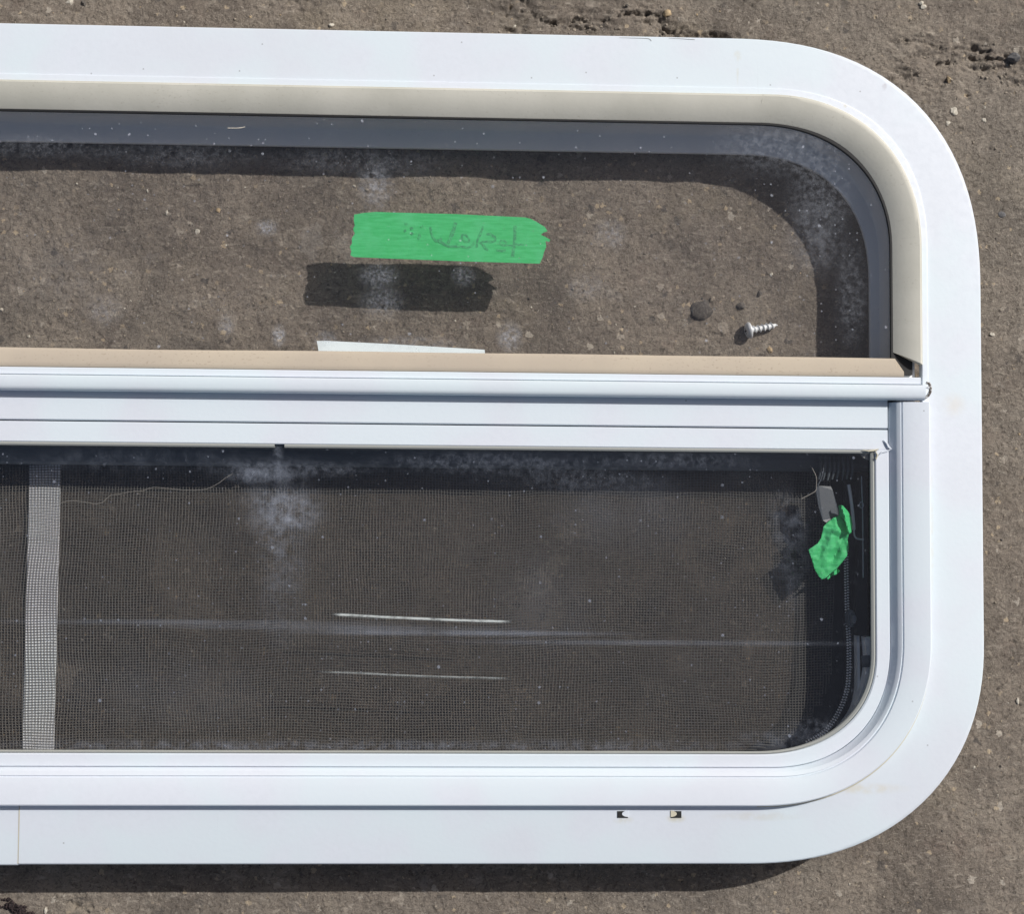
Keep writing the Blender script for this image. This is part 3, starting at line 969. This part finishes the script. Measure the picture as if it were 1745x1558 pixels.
# grey gasket round the lower glass; along the top a cream one with a gap
loft('gasket', [
    (upath(225.9, -119.0, 45.0, (64, 54)), 36.1), (upath(226.2, -119.2, 45.0, (64, 54)), 37.0), (upath(227.4, -119.7, 45.0, (64.5, 54.5)), 37.6),
    (upath(228.2, -120.3, 45.0, (65, 55)), 37.2), (upath(228.2, -120.3, 45.0, (65, 55)), 36.1)], M_GASK, WIN, closed=False)
gx = [loc(468, 758, 37)[0], loc(485, 758, 37)[0]]
for a, b in ((2 * X0 - 225.6, gx[0]), (gx[1], 225.6)):
    extr('gasket', [(46.0, 36.1), (46.0, 37.5), (45.2, 37.8), (44.3, 37.3), (44.0, 36.1)], a, b, M_GASK, WIN)
# curl of torn sealant at the sash corner
for pts_, rad, mm_ in (
        ([(1470, 767), (1480, 769), (1488, 768), (1497, 766)], [.2, .5, .6, .3], M_CREAM),
        ([(1492, 769), (1495, 776), (1493, 783), (1491, 780)], [.35, .5, .45, .2], M_CREAM),
        ([(1496, 778), (1503, 771), (1512, 769), (1518, 766)], [.2, .45, .4, .2], M_WHITE),
        ([(1506, 750), (1511, 756), (1514, 762), (1519, 766)], [.2, .6, .8, .3], M_WHITE)):
    P = []
    for i, (ax, ay) in enumerate(pts_):
        x, y = loc(ax, ay, 38.6)
        P.append((x * MM, y * MM, (38.5 + 0.3 * (i % 2)) * MM))
    vs_, fs_ = tube_data(P, [r * MM for r in rad], 6)
    link('torn_sealant', mesh('torn_sealant', vs_, fs_), mm_, WIN)
# sealant bead that shows under the rounded corner
P, rad = [], []
U = upath(258.6, -148.4, 60, (96, 91))
U = [p for p in U if p[0] > 150]
for i, (x, y) in enumerate(U):
    if y < -60:
        P.append((x * MM, y * MM, 38.3 * MM))
n = len(P)
rad = [0.9 * MM * max(0.12, math.sin(math.pi * min(1, (i + .3) / n)) ** 0.6) for i in range(n)]
vs_, fs_ = tube_data(P, rad, 7)
link('sealant_bead', mesh('sealant_bead', vs_, fs_), M_CREAM, WIN)


# ---- glass
def pane(name, outline, z0, z1, topmat, **props):
    n = len(outline)
    vs = [(x * MM, y * MM, z0 * MM) for x, y in outline] + [(x * MM, y * MM, z1 * MM) for x, y in outline]
    fs = [list(reversed(range(n))), list(range(n, 2 * n))] + [(i, (i + 1) % n, n + (i + 1) % n, n + i) for i in range(n)]
    o = link(name, mesh(name, vs, fs, 0), [M_GCLEAR, topmat], WIN, **props)
    o.data.polygons[1].material_index = 1
    return o


A = arch(241, 231, 90.5, (76, 73))
pane('glass_pane', A, 34.6, 36.1, M_GU, label='clear dusty upper pane with green tape under it')
B = upath(230.5, -122.5, 44.8, (66, 57))
pane('glass_pane', list(reversed(B)), 34.6, 36.0, M_GL, label='lower pane over the insect screen with a white smudge')

outer = upath(234.5, -126, 36.0, (64, 59))  # tinted pane added below the screen to darken the ground seen through it
n = len(outer)
vs_ = [(x * MM, y * MM, 1.5 * MM) for x, y in outer] + [(x * MM, y * MM, 2.5 * MM) for x, y in outer]
link('added_dark_pane', mesh('added_dark_pane', vs_, [list(range(n)), list(reversed(range(n, 2 * n)))] + [(i, (i + 1) % n, n + (i + 1) % n, n + i) for i in range(n)], 0), M_GTINT, WIN)

# ---- insect screen: woven threads
def warp(x, y):
    a = noise.noise((x * 0.014, y * 0.02, 0.3))
    b = noise.noise((x * 0.02, y * 0.014, 7.3))
    c = noise.noise((x * 0.06, y * 0.05, 4.3))
    return x + 2.6 * a + 0.7 * c, y + 2.2 * b + 0.7 * c, 4.4 + 0.7 * noise.noise((x * 0.012, y * 0.012, 2.2))


sx0, sx1, sy0, sy1 = -430.0, 214.0, -124.5, 42.5


def in_screen(x, y):
    # rounded lower right corner
    cx, cy, r = sx1 - 55, sy0 + 50, 1
    if x > cx and y < cy:
        return ((x - cx) / 55) ** 2 + ((y - cy) / 50) ** 2 <= 1
    return True


vs_, fs_ = [], []
PX, PY = 1.72, 1.52
i = 0
x = sx0
while x < sx1:
    pts = []
    y = sy0
    while y <= sy1:
        if in_screen(x, y):
            X, Y, Zz = warp(x, y)
            pts.append((X * MM, Y * MM, (Zz + 0.12) * MM))
        y += 5.5
    if len(pts) > 1:
        tube_data(pts, 0.20 * MM, 4, vs_, fs_, 0.7)
    x += PX
y = sy0
while y < sy1:
    pts = []
    x = sx0
    while x <= sx1:
        if in_screen(x, y):
            X, Y, Zz = warp(x, y)
            pts.append((X * MM, Y * MM, (Zz - 0.1) * MM))
        x += 5.5
    if len(pts) > 1:
        tube_data(pts, 0.20 * MM, 4, vs_, fs_, 0.7)
    y += PY
scr = link('insect_screen', mesh('insect_screen', vs_, fs_, 60), M_NET, WIN, kind='stuff')
# white bar under the screen
xa, xb_ = loc(45, 1000, 3)[0], loc(99, 1000, 3)[0]
extr('screen_bar', [(xa, 2.6), (xa, 3.2), (xa + .5, 3.6), (xb_ - .5, 3.6), (xb_, 3.2), (xb_, 2.6)], 0, 1, M_BARW, WIN)
sb = bpy.data.objects[-1] if False else [o for o in COL.objects if o.name.startswith('screen_bar')][-1]
for v in sb.data.vertices:      # turn it to run along y
    t, yy, zz = v.co
    v.co = (yy, (-126 if t < 0.0005 else 36.0) * MM, zz)
sb.data.flip_normals()

bo = [loc(a, b, 2.8) for a, b in ((1352, 790), (1356, 900), (1362, 1050), (1358, 1160), (1336, 1225), (1300, 1262), (1262, 1284))]
bo += [(212, -124), (228, -108), (231, -80), (231, 34)]
plate('painted_shade', list(reversed(bo)), 2.6, 2.75, M_BLACK, WIN)  # black sheet painting wider shade along the right of the screen

# screen frame on the right: spline, black band, grey channel, wall
def curve_px(pts, z):
    """smooth a few readings into a path (mm)"""
    P = [Vector((*loc(px, py, z), z)) for px, py in pts]
    out = []
    for i in range(len(P) - 1):
        p0, p1, p2, p3 = P[max(i - 1, 0)], P[i], P[i + 1], P[min(i + 2, len(P) - 1)]
        for k in range(8):
            t = k / 8
            out.append(0.5 * ((2 * p1) + (p2 - p0) * t + (2 * p0 - 5 * p1 + 4 * p2 - p3) * t * t + (3 * p1 - p0 - 3 * p2 + p3) * t ** 3))
    out.append(P[-1])
    return out


def ribbon(name, pts, w, z0, z1, material, parent, **props):
    """strip of width w along a path, standing from z0 to z1"""
    vs_, fs_ = [], []
    n = len(pts)
    for i, p in enumerate(pts):
        t = (pts[min(i + 1, n - 1)] - pts[max(i - 1, 0)]).normalized()
        a = Vector((t.y, -t.x, 0)) * w / 2
        for q_, z in ((p - a, z0), (p + a, z0), (p + a, z1), (p - a, z1)):
            vs_.append((q_.x * MM, q_.y * MM, z * MM))
    for i in range(n - 1):
        for k in range(4):
            l = (k + 1) % 4
            fs_.append((i * 4 + k, i * 4 + l, i * 4 + 4 + l, i * 4 + 4 + k))
    fs_ += [(3, 2, 1, 0), (n * 4 - 4, n * 4 - 3, n * 4 - 2, n * 4 - 1)]
    return link(name, mesh(name, vs_, fs_, 30), material, parent, **props)


band = curve_px([(1449, 790), (1450, 960), (1451, 1100), (1450, 1165), (1440, 1205), (1420, 1235), (1392, 1262), (1350, 1278)], 6)
ribbon('screen_band', band, 7.5, 2.9, 6.2, M_BLACK, WIN)
chan = curve_px([(1462, 1084), (1463, 1150), (1461, 1185), (1452, 1215), (1430, 1245)], 12)
ribbon('screen_channel', chan, 1.5, 6.3, 12.5, M_ALU, WIN)
# corrugated spline: two rows of small beads
spl = curve_px([(1441, 940), (1443, 1040), (1446, 1100), (1445, 1160), (1438, 1192), (1424, 1222), (1404, 1248), (1376, 1266)], 13)
acc, vs_, fs_ = 0.0, [], []
for i in range(len(spl) - 1):
    a, b = spl[i], spl[i + 1]
    L_ = (b - a).length
    t = (b - a).normalized()
    nn_ = Vector((t.y, -t.x, 0))
    s = -acc
    while s < L_:
        if s >= 0:
            p = a + t * s
            for sd in (-0.9, 0.55):
                c_ = p + nn_ * sd + t * (0.4 if sd > 0 else 0)
                e = nn_ * 0.52
                tube_data([(v * MM) for v in (Vector((c_.x, c_.y, 13.0)) - e, Vector((c_.x, c_.y, 13.3)), Vector((c_.x, c_.y, 13.0)) + e)], [0.36 * MM, 0.56 * MM, 0.36 * MM], 5, vs_, fs_)
        s += 1.55
    acc = (L_ - (s - 1.55)) if L_ > 0 else 0
    acc = max(0, acc)
    acc = 1.55 - (s - L_)
link('screen_spline', mesh('screen_spline', vs_, fs_), M_SPL, WIN, kind='stuff')

# latch plate, knob, rod
lp = [loc(a, b, 20) for a, b in ((1464, 808), (1474, 806), (1477, 900), (1478, 1060), (1476, 1084), (1460, 1084), (1458, 1050), (1462, 940))]
latch = plate('latch_plate', list(reversed(lp)), 14, 20, M_BLACK, WIN)
vs_, fs_ = tube_data([Vector((*loc(1468, 812, 20.6), 20.6)) * MM, Vector((*loc(1470, 870, 20.8), 20.8)) * MM, Vector((*loc(1471, 985, 20.6), 20.6)) * MM], 0.35 * MM, 6)
link('latch_rib', mesh('latch_rib', vs_, fs_), M_STEEL, latch)
cx, cy = loc(1468, 861, 21)
P = [(cx + 1.1 * math.cos(t) * 1, cy + 1.7 * math.sin(t)) for t in [2 * math.pi * k / 18 for k in range(19)]]
vs_, fs_ = tube_data([(x * MM, y * MM, 21 * MM) for x, y in P], 0.28 * MM, 6)
link('latch_eyelet', mesh('latch_eyelet', vs_, fs_), M_STEEL, latch)
cx, cy = loc(1456, 1056, 24)


def lathe(prof, cx, cy, seg=20, sy=1.0):
    vs, fs = [], []
    for r, z in prof:
        for k in range(seg):
            a = 2 * math.pi * k / seg
            vs.append(((cx + r * math.cos(a)) * MM, (cy + sy * r * math.sin(a)) * MM, z * MM))
    for i in range(len(prof) - 1):
        for k in range(seg):
            l = (k + 1) % seg
            fs.append((i * seg + k, i * seg + l, (i + 1) * seg + l, (i + 1) * seg + k))
    fs.append([(len(prof) - 1) * seg + k for k in range(seg)])
    return vs, fs


vs_, fs_ = lathe([(2.6, 14), (2.6, 18), (2.3, 19), (1.5, 19.2), (1.5, 23), (1.2, 23.6), (0.4, 23.6)], cx, cy, 20, 1.9)
link('latch_knob', mesh('latch_knob', vs_, fs_), M_DARK, latch)
rod = curve_px([(1446, 826), (1450, 850), (1453, 875), (1455, 900), (1456, 912), (1460, 918), (1472, 920)], 22)
vs_, fs_ = tube_data([p * MM for p in rod], [0.95 * MM] * 26 + [0.5 * MM] * (len(rod) - 26), 7)
link('latch_rod', mesh('latch_rod', vs_, fs_), M_STEEL, WIN)
# white wall fragments behind the latch
ribbon('inner_strip', curve_px([(1479, 1086), (1482, 1130), (1476, 1170), (1462, 1205)], 20), 3.2, 12, 20, M_ALU, WIN)
ribbon('inner_strip', curve_px([(1476, 1118), (1478, 1138)], 21), 4.5, 19, 20.6, M_DARK, WIN)
# corner clip, top right
cp = [loc(a, b, 33) for a, b in ((1466, 774), (1483, 774), (1483, 785), (1477, 784), (1470, 780))]
plate('corner_clip', list(reversed(cp)), 32, 34.3, M_GASK, WIN)
# corrugated corner block: each rib
for k in range(8):
    px_ = 1396 + k * 7.6
    top = Vector((*loc(px_ + 2, 776, 20), 20))
    mid_ = Vector((*loc(px_ + 3 + (k > 4) * 1, 800, 21.5), 21.5))
    bot = Vector((*loc(px_ - 1 + (k > 4) * 2, 817 + (k % 3), 19), 19))
    vs_, fs_ = tube_data([top * MM, mid_ * MM, bot * MM], [0.75 * MM, 0.85 * MM, 0.5 * MM], 7)
    link('corner_rib', mesh('corner_rib', vs_, fs_), M_DARK, WIN)
# grey pull tab
tab = [loc(1340 + a / 6.23, 760 + b / 6.23, 24) for a, b in ((310, 440), (345, 425), (480, 430), (500, 470), (560, 690), (560, 760), (430, 820), (385, 790), (350, 640))]
pt = plate('pull_tab', list(reversed(tab)), lambda x, y: 21.2, lambda x, y: 24 if x < tab[2][0] else 22.5, M_GREYP, WIN)
tr_ = [loc(1340 + a / 6.23, 760 + b / 6.23, 25) for a, b in ((318, 450), (350, 640), (395, 790))]
vs_, fs_ = tube_data([(x * MM, y * MM, 23.8 * MM) for x, y in tr_], 0.5 * MM, 6)
link('tab_edge', mesh('tab_edge', vs_, fs_), M_GREYP, pt)
# string from which the tab hangs
sg = curve_px([(1381, 794), (1386, 802), (1391, 814), (1391, 826), (1390, 836), (1382, 842), (1366, 850)], 25)
vs_, fs_ = tube_data([p * MM for p in sg], 0.28 * MM, 5)
link('pull_string', mesh('pull_string', vs_, fs_), M_FIBRE, WIN)
sg = curve_px([(1404, 790), (1402, 805), (1398, 818), (1393, 828)], 25)
vs_, fs_ = tube_data([p * MM for p in sg], 0.5 * MM, 5)
link('pull_string', mesh('pull_string', vs_, fs_), M_GREYP, WIN)

# ================================================================== GREEN TAPES, PAINTED REFLECTIONS
def thing_at(name, label, cat, z):
    o = bpy.data.objects.new(name, None)
    COL.objects.link(o)
    o.rotation_euler = (0, 0, TH)
    o['label'] = label
    o['category'] = cat
    return o


def dense(poly, n=4):
    out = []
    for i, p in enumerate(poly):
        q_ = poly[(i + 1) % len(poly)]
        k = max(1, int(math.hypot(q_[0] - p[0], q_[1] - p[1]) / n))
        for j in range(k):
            out.append((p[0] + (q_[0] - p[0]) * j / k, p[1] + (q_[1] - p[1]) * j / k))
    return out


tape_px = [(65, 75), (130, 62), (240, 52), (420, 58), (900, 70), (1480, 98), (1520, 108), (1562, 128), (1600, 152), (1642, 178), (1662, 212), (1632, 222),
           (1606, 240), (1640, 256), (1686, 282), (1676, 300), (1646, 292), (1652, 340), (1632, 390), (1622, 430), (1598, 480), (1000, 462), (400, 440), (60, 425), (35, 410),
           (42, 376), (30, 340), (48, 312), (46, 270), (72, 230), (60, 208), (57, 190), (70, 165), (62, 120)]
tape = thing_at('green_tape', 'flat green masking tape strip with faint mirrored handwriting under the upper glass', 'tape', 33)
poly = [loc(590 + a / 4.847, 350 + b / 4.847, 33.9) for a, b in tape_px]
plate('tape_strip', list(reversed(poly)), 33.55, 33.75, M_TAPE, tape)
strokes = [[(1395, 165), (1394, 240), (1390, 320), (1380, 380), (1374, 425)], [(1318, 330), (1360, 332), (1410, 322), (1468, 326)],
           [(1325, 312), (1305, 288), (1278, 290), (1268, 312), (1296, 330), (1330, 324)], [(1240, 368), (1280, 376), (1318, 372)],
           [(1160, 236), (1195, 238), (1228, 262), (1236, 290), (1200, 300), (1150, 298), (1120, 300)],
           [(1132, 172), (1118, 210), (1104, 245), (1085, 285), (1078, 345)], [(1106, 300), (1130, 325), (1148, 352), (1172, 370)],
           [(1012, 268), (985, 240), (958, 244), (955, 270), (985, 300), (1015, 296), (1020, 272)], [(1060, 300), (1045, 325), (1010, 348), (955, 340), (905, 338), (850, 338), (800, 314)],
           [(905, 140), (892, 190), (876, 235), (858, 280), (840, 312)],
           [(698, 178), (704, 225), (716, 262), (742, 296), (768, 296), (788, 270)], [(752, 286), (780, 300), (806, 316)],
           [(494, 142), (496, 160)], [(480, 200), (492, 216)], [(536, 178), (546, 200)], [(536, 226), (552, 240)], [(602, 236), (612, 256), (594, 276)], [(620, 168), (628, 178)]]
vs_, fs_ = [], []
for si, stl in enumerate(strokes):
    P = [loc(590 + a / 4.847, 350 + b / 4.847, 33.9) for a, b in stl]
    L_, R_ = [], []
    for i, p in enumerate(P):
        a, b = P[max(i - 1, 0)], P[min(i + 1, len(P) - 1)]
        t = Vector((b[0] - a[0], b[1] - a[1])).normalized()
        w = 0.66 if stl[0] != (905, 140) and stl[0] != (1395, 165) else 0.95
        w *= random.uniform(.75, 1.2)
        L_.append((p[0] - t.y * w, p[1] + t.x * w))
        R_.append((p[0] + t.y * w, p[1] - t.x * w))
    base = len(vs_)
    for a, b in zip(L_, R_):
        vs_ += [(a[0] * MM, a[1] * MM, (33.80 + 0.012 * si) * MM), (b[0] * MM, b[1] * MM, (33.80 + 0.012 * si) * MM)]
    for i in range(len(P) - 1):
        fs_.append((base + 2 * i, base + 2 * i + 1, base + 2 * i + 3, base + 2 * i + 2))
link('handwriting', mesh('handwriting', vs_, fs_, 0), M_INK, tape)

# crumpled piece on the pull tab
cr = thing_at('crumpled_tape', 'crumpled green masking tape stuck to grey pull tab behind the lower glass', 'tape', 24)
main = [(395, 860), (430, 820), (500, 765), (560, 742), (610, 800), (640, 880), (665, 935), (650, 1000), (665, 1080), (645, 1170), (590, 1240), (540, 1300), (500, 1330), (420, 1405), (380, 1420), (340, 1385), (295, 1300), (280, 1240), (235, 1105), (330, 1040), (370, 980)]
flap = [(555, 630), (600, 635), (650, 690), (690, 760), (702, 840), (692, 920), (668, 940), (640, 880), (615, 790), (560, 742)]
frill = [(430, 1405), (500, 1335), (545, 1300), (568, 1330), (540, 1362), (480, 1385), (440, 1422)]


def sheet(name, outline, zf, parent, seed, scale=6.23, ox=1340, oy=760, th=0.15):
    P2 = dense(outline, 22)
    rs = random.Random(seed)
    pts = [Vector((a, b)) for a, b in P2]
    nE = len(pts)
    inner = []
    xs_ = [a for a, b in outline]
    ys_ = [b for a, b in outline]

    def inside(x, y):
        c_ = False
        for i in range(len(outline)):
            x1, y1 = outline[i]
            x2, y2 = outline[i - 1]
            if (y1 > y) != (y2 > y) and x < (x2 - x1) * (y - y1) / (y2 - y1) + x1:
                c_ = not c_
        return c_
    yy = min(ys_)
    while yy < max(ys_):
        xx = min(xs_)
        while xx < max(xs_):
            a, b = xx + rs.uniform(-4, 4), yy + rs.uniform(-4, 4)
            if inside(a, b):
                inner.append(Vector((a, b)))
            xx += 16
        yy += 16
    allv = pts + inner
    res_ = delaunay_2d_cdt(allv, [(i, (i + 1) % nE) for i in range(nE)], [], 1, 1e-4)
    V, Fc = res_[0], res_[2]
    vs_, fs_ = [], []
    for v in V:
        z = zf(v.x, v.y)
        x, y = loc(ox + v.x / scale, oy + v.y / scale, z)
        vs_.append((x * MM, y * MM, z * MM))
    fs_ = [tuple(f) for f in Fc]
    me = mesh(name, vs_, fs_, 12)
    o = link(name, me, M_TAPE, parent)
    md = o.modifiers.new('thickness', 'SOLIDIFY')
    md.thickness = th * MM
    return o


CREASE = [((395, 870), (540, 900), 1.3), ((540, 900), (640, 935), 1.6), ((430, 900), (330, 1160), -1.4), ((640, 960), (560, 1110), 1.5), ((560, 1110), (480, 1190), -1.6),
          ((600, 1000), (500, 1190), -1.3), ((560, 780), (640, 935), -1.4), ((480, 920), (400, 1240), 0.9), ((660, 1060), (560, 1230), 1.2), ((590, 950), (640, 1100), -1.2)]


def zcr(x, y):
    z = 25.5 + (y - 1000) * -0.002
    for (x1, y1), (x2, y2), a in CREASE:
        dx, dy = x2 - x1, y2 - y1
        t = max(0, min(1, ((x - x1) * dx + (y - y1) * dy) / (dx * dx + dy * dy)))
        D = math.hypot(x - x1 - t * dx, y - y1 - t * dy)
        z += 0.6 * a * max(0, 1 - D / 60)
    return z + 0.5 * noise.noise((x * 0.02, y * 0.02, 1))


sheet('tape_sheet', main, zcr, cr, 3)
sheet('tape_flap', flap, lambda x, y: 26.5 + 3.2 * math.exp(-((x - (590 + (y - 640) * 0.27)) / 28) ** 2), cr, 4)
sheet('tape_frill', frill, lambda x, y: 21 + 1.2 * math.sin(x * 0.09), cr, 5)

# bright reflection painted as a white strip, mostly under the tan strip
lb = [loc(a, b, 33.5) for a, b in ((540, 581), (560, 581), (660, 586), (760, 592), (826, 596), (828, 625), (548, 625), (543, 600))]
o = plate('painted_glare', list(reversed(lb)), 33.3, 33.6, M_GLARE, None)
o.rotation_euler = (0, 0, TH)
o['label'] = 'painted white reflection strip showing above the tan foam strip, below the green tape'
o['category'] = 'label'  # a painted reflection, no label is there

# reflections in the lower glass, painted as thin pale strips
M_REFL = bpy.data.materials.new('painted_reflection')
M_REFL.use_nodes = True
g = G(M_REFL)
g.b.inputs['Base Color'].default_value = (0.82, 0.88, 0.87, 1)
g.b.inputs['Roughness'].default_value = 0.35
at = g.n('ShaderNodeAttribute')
at.attribute_name = 'reflection_strength'
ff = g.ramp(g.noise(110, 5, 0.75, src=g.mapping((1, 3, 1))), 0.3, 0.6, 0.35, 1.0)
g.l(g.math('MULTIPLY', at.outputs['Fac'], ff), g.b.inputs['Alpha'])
for pts_, w, k_, lab in (([(566, 1047), (600, 1049), (700, 1054), (800, 1058), (840, 1059), (872, 1060)], 6.4, 0.72, 'brighter and upper of two painted reflection streaks on the lower glass'),
                         ([(540, 1145), (620, 1148), (700, 1152), (800, 1155), (872, 1157)], 4.6, 0.34, 'fainter and lower of two painted reflection streaks on the lower glass')):
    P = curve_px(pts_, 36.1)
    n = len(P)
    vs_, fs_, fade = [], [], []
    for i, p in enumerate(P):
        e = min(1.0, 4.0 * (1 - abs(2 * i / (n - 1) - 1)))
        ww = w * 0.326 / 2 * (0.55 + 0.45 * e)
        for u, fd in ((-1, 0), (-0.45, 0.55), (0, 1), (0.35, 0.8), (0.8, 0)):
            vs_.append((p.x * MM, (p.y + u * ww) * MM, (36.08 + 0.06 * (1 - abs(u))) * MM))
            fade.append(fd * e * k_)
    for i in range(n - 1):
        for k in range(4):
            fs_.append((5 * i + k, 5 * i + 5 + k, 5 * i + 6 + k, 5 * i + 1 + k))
    me = mesh('reflection_streak', vs_, fs_, 0)
    fa = me.attributes.new('reflection_strength', 'FLOAT', 'POINT')
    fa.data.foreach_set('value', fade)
    o = link('reflection_streak', me, M_REFL, None, label=lab, category='streak', group='painted reflection streaks on the lower glass')
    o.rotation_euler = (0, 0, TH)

# fibre lying on the lower glass
fb = curve_px([(100, 858), (120, 854), (145, 856), (162, 859), (175, 856), (188, 845), (205, 842), (225, 838), (245, 836), (260, 831), (290, 833), (320, 836), (350, 834), (372, 824), (384, 815), (396, 808)], 36.3)
vs_, fs_ = tube_data([Vector((p.x, p.y + 0.25 * noise.noise((i * .6, 0, 0)), p.z)) * MM for i, p in enumerate(fb)], 0.12 * MM, 5)
o = link('loose_fibre', mesh('loose_fibre', vs_, fs_), M_FIBRE, None, label='long thin wavy fibre lying across upper left of the lower glass', category='fibre')
o.rotation_euler = (0, 0, TH)
# small hair on the upper glass
fb = curve_px([(388, 218), (405, 218), (418, 216)], 36.3)
vs_, fs_ = tube_data([p * MM for p in fb], 0.3 * MM, 5)
o = link('dried_grass', mesh('dried_grass', vs_, fs_), M_SP, None, label='short straw coloured splinter on the upper glass below foam strip', category='splinter')
o.rotation_euler = (0, 0, TH)
# two grey scratches on the ring, top
for pts_ in ([(1055, 63.5), (1080, 64), (1104, 65), (1110, 69)], [(1140, 64.5), (1165, 65.5), (1184, 67)]):
    P = curve_px(pts_, 38.3)
    vs_, fs_ = tube_data([p * MM for p in P], [0.06 * MM + 0.10 * MM * i / len(P) for i in range(len(P))], 5)
    link('scratch', mesh('scratch', vs_, fs_), M_GASK, WIN)

# ================================================================== SCREW
scw = bpy.data.objects.new('screw', None)
COL.objects.link(scw)
scw['label'] = 'short zinc pan head screw lying on the concrete under the upper glass'
scw['category'] = 'screw'
a = world(1279, 563, 0.003)
b = world(1330, 553, 0.0015)
scw.location = (a.x, a.y, zg(a.x, a.y) + 0.0036)
ang = math.atan2(b.y - a.y, b.x - a.x)
scw.rotation_euler = (0, 0.10, ang)
scw.scale = (1.05, 1.22, 1.22)
LN = 16.5


def lathe_x(prof, seg=24):
    vs, fs = [], []
    for x, r in prof:
        for k in range(seg):
            t = 2 * math.pi * k / seg
            vs.append((x * MM, r * math.cos(t) * MM, r * math.sin(t) * MM))
    for i in range(len(prof) - 1):
        for k in range(seg):
            l = (k + 1) % seg
            fs.append((i * seg + k, i * seg + l, (i + 1) * seg + l, (i + 1) * seg + k))
    fs.append([k for k in reversed(range(seg))])
    fs.append([(len(prof) - 1) * seg + k for k in range(seg)])
    return vs, fs


vs_, fs_ = lathe_x([(-3.0, 1.2), (-2.9, 2.2), (-2.3, 3.3), (-1.4, 3.9), (-0.6, 4.0), (-0.4, 3.9), (0.0, 1.9), (0.6, 1.6)])
hd = link('screw_head', mesh('screw_head', vs_, fs_), M_METAL, scw)
for dy, dz in ((1.5, 0.35), (0.35, 1.5)):
    vs_ = [(x * MM, sy_ * dy * MM, sz * dz * MM) for x in (-3.06, -2.0) for sy_ in (-1, 1) for sz in (-1, 1)]
    fs_ = [(0, 1, 3, 2), (4, 6, 7, 5), (0, 2, 6, 4), (1, 5, 7, 3), (0, 4, 5, 1), (2, 3, 7, 6)]
    link('screw_recess', mesh('screw_recess', vs_, fs_, 0), M_BLACK, hd)
seg, per, turns = 20, 14, 6
vs_, fs_ = [], []
N = per * turns
L0, L1 = 0.3, LN - 1.0
for i in range(N + 1):
    for k in range(seg):
        t = 2 * math.pi * k / seg
        x = L0 + (L1 - L0) * i / N
        ph = (i / per - k / seg) % 1.0
        cr_ = max(0, 1 - abs(ph - 0.5) * 4.2)
        taper = min(1, (L1 + 0.8 - x) / 4.2)
        r = (1.25 + 0.75 * cr_) * taper
        vs_.append((x * MM, r * math.cos(t) * MM, r * math.sin(t) * MM))
for i in range(N):
    for k in range(seg):
        l = (k + 1) % seg
        fs_.append((i * seg + k, i * seg + l, (i + 1) * seg + l, (i + 1) * seg + k))
fs_.append([k for k in reversed(range(seg))])
fs_.append([N * seg + k for k in range(seg)])
link('screw_shank', mesh('screw_shank', vs_, fs_, 40), M_METAL, scw)

# recalculate normals of every closed little mesh
import bmesh
for o in COL.objects:
    if o.type == 'MESH' and o.name.split('.')[0] not in ('ground', 'insect_screen'):
        if len(o.data.polygons) < 60000:
            bm = bmesh.new()
            bm.from_mesh(o.data)
            bmesh.ops.recalc_face_normals(bm, faces=bm.faces)
            bm.to_mesh(o.data)
            bm.free()
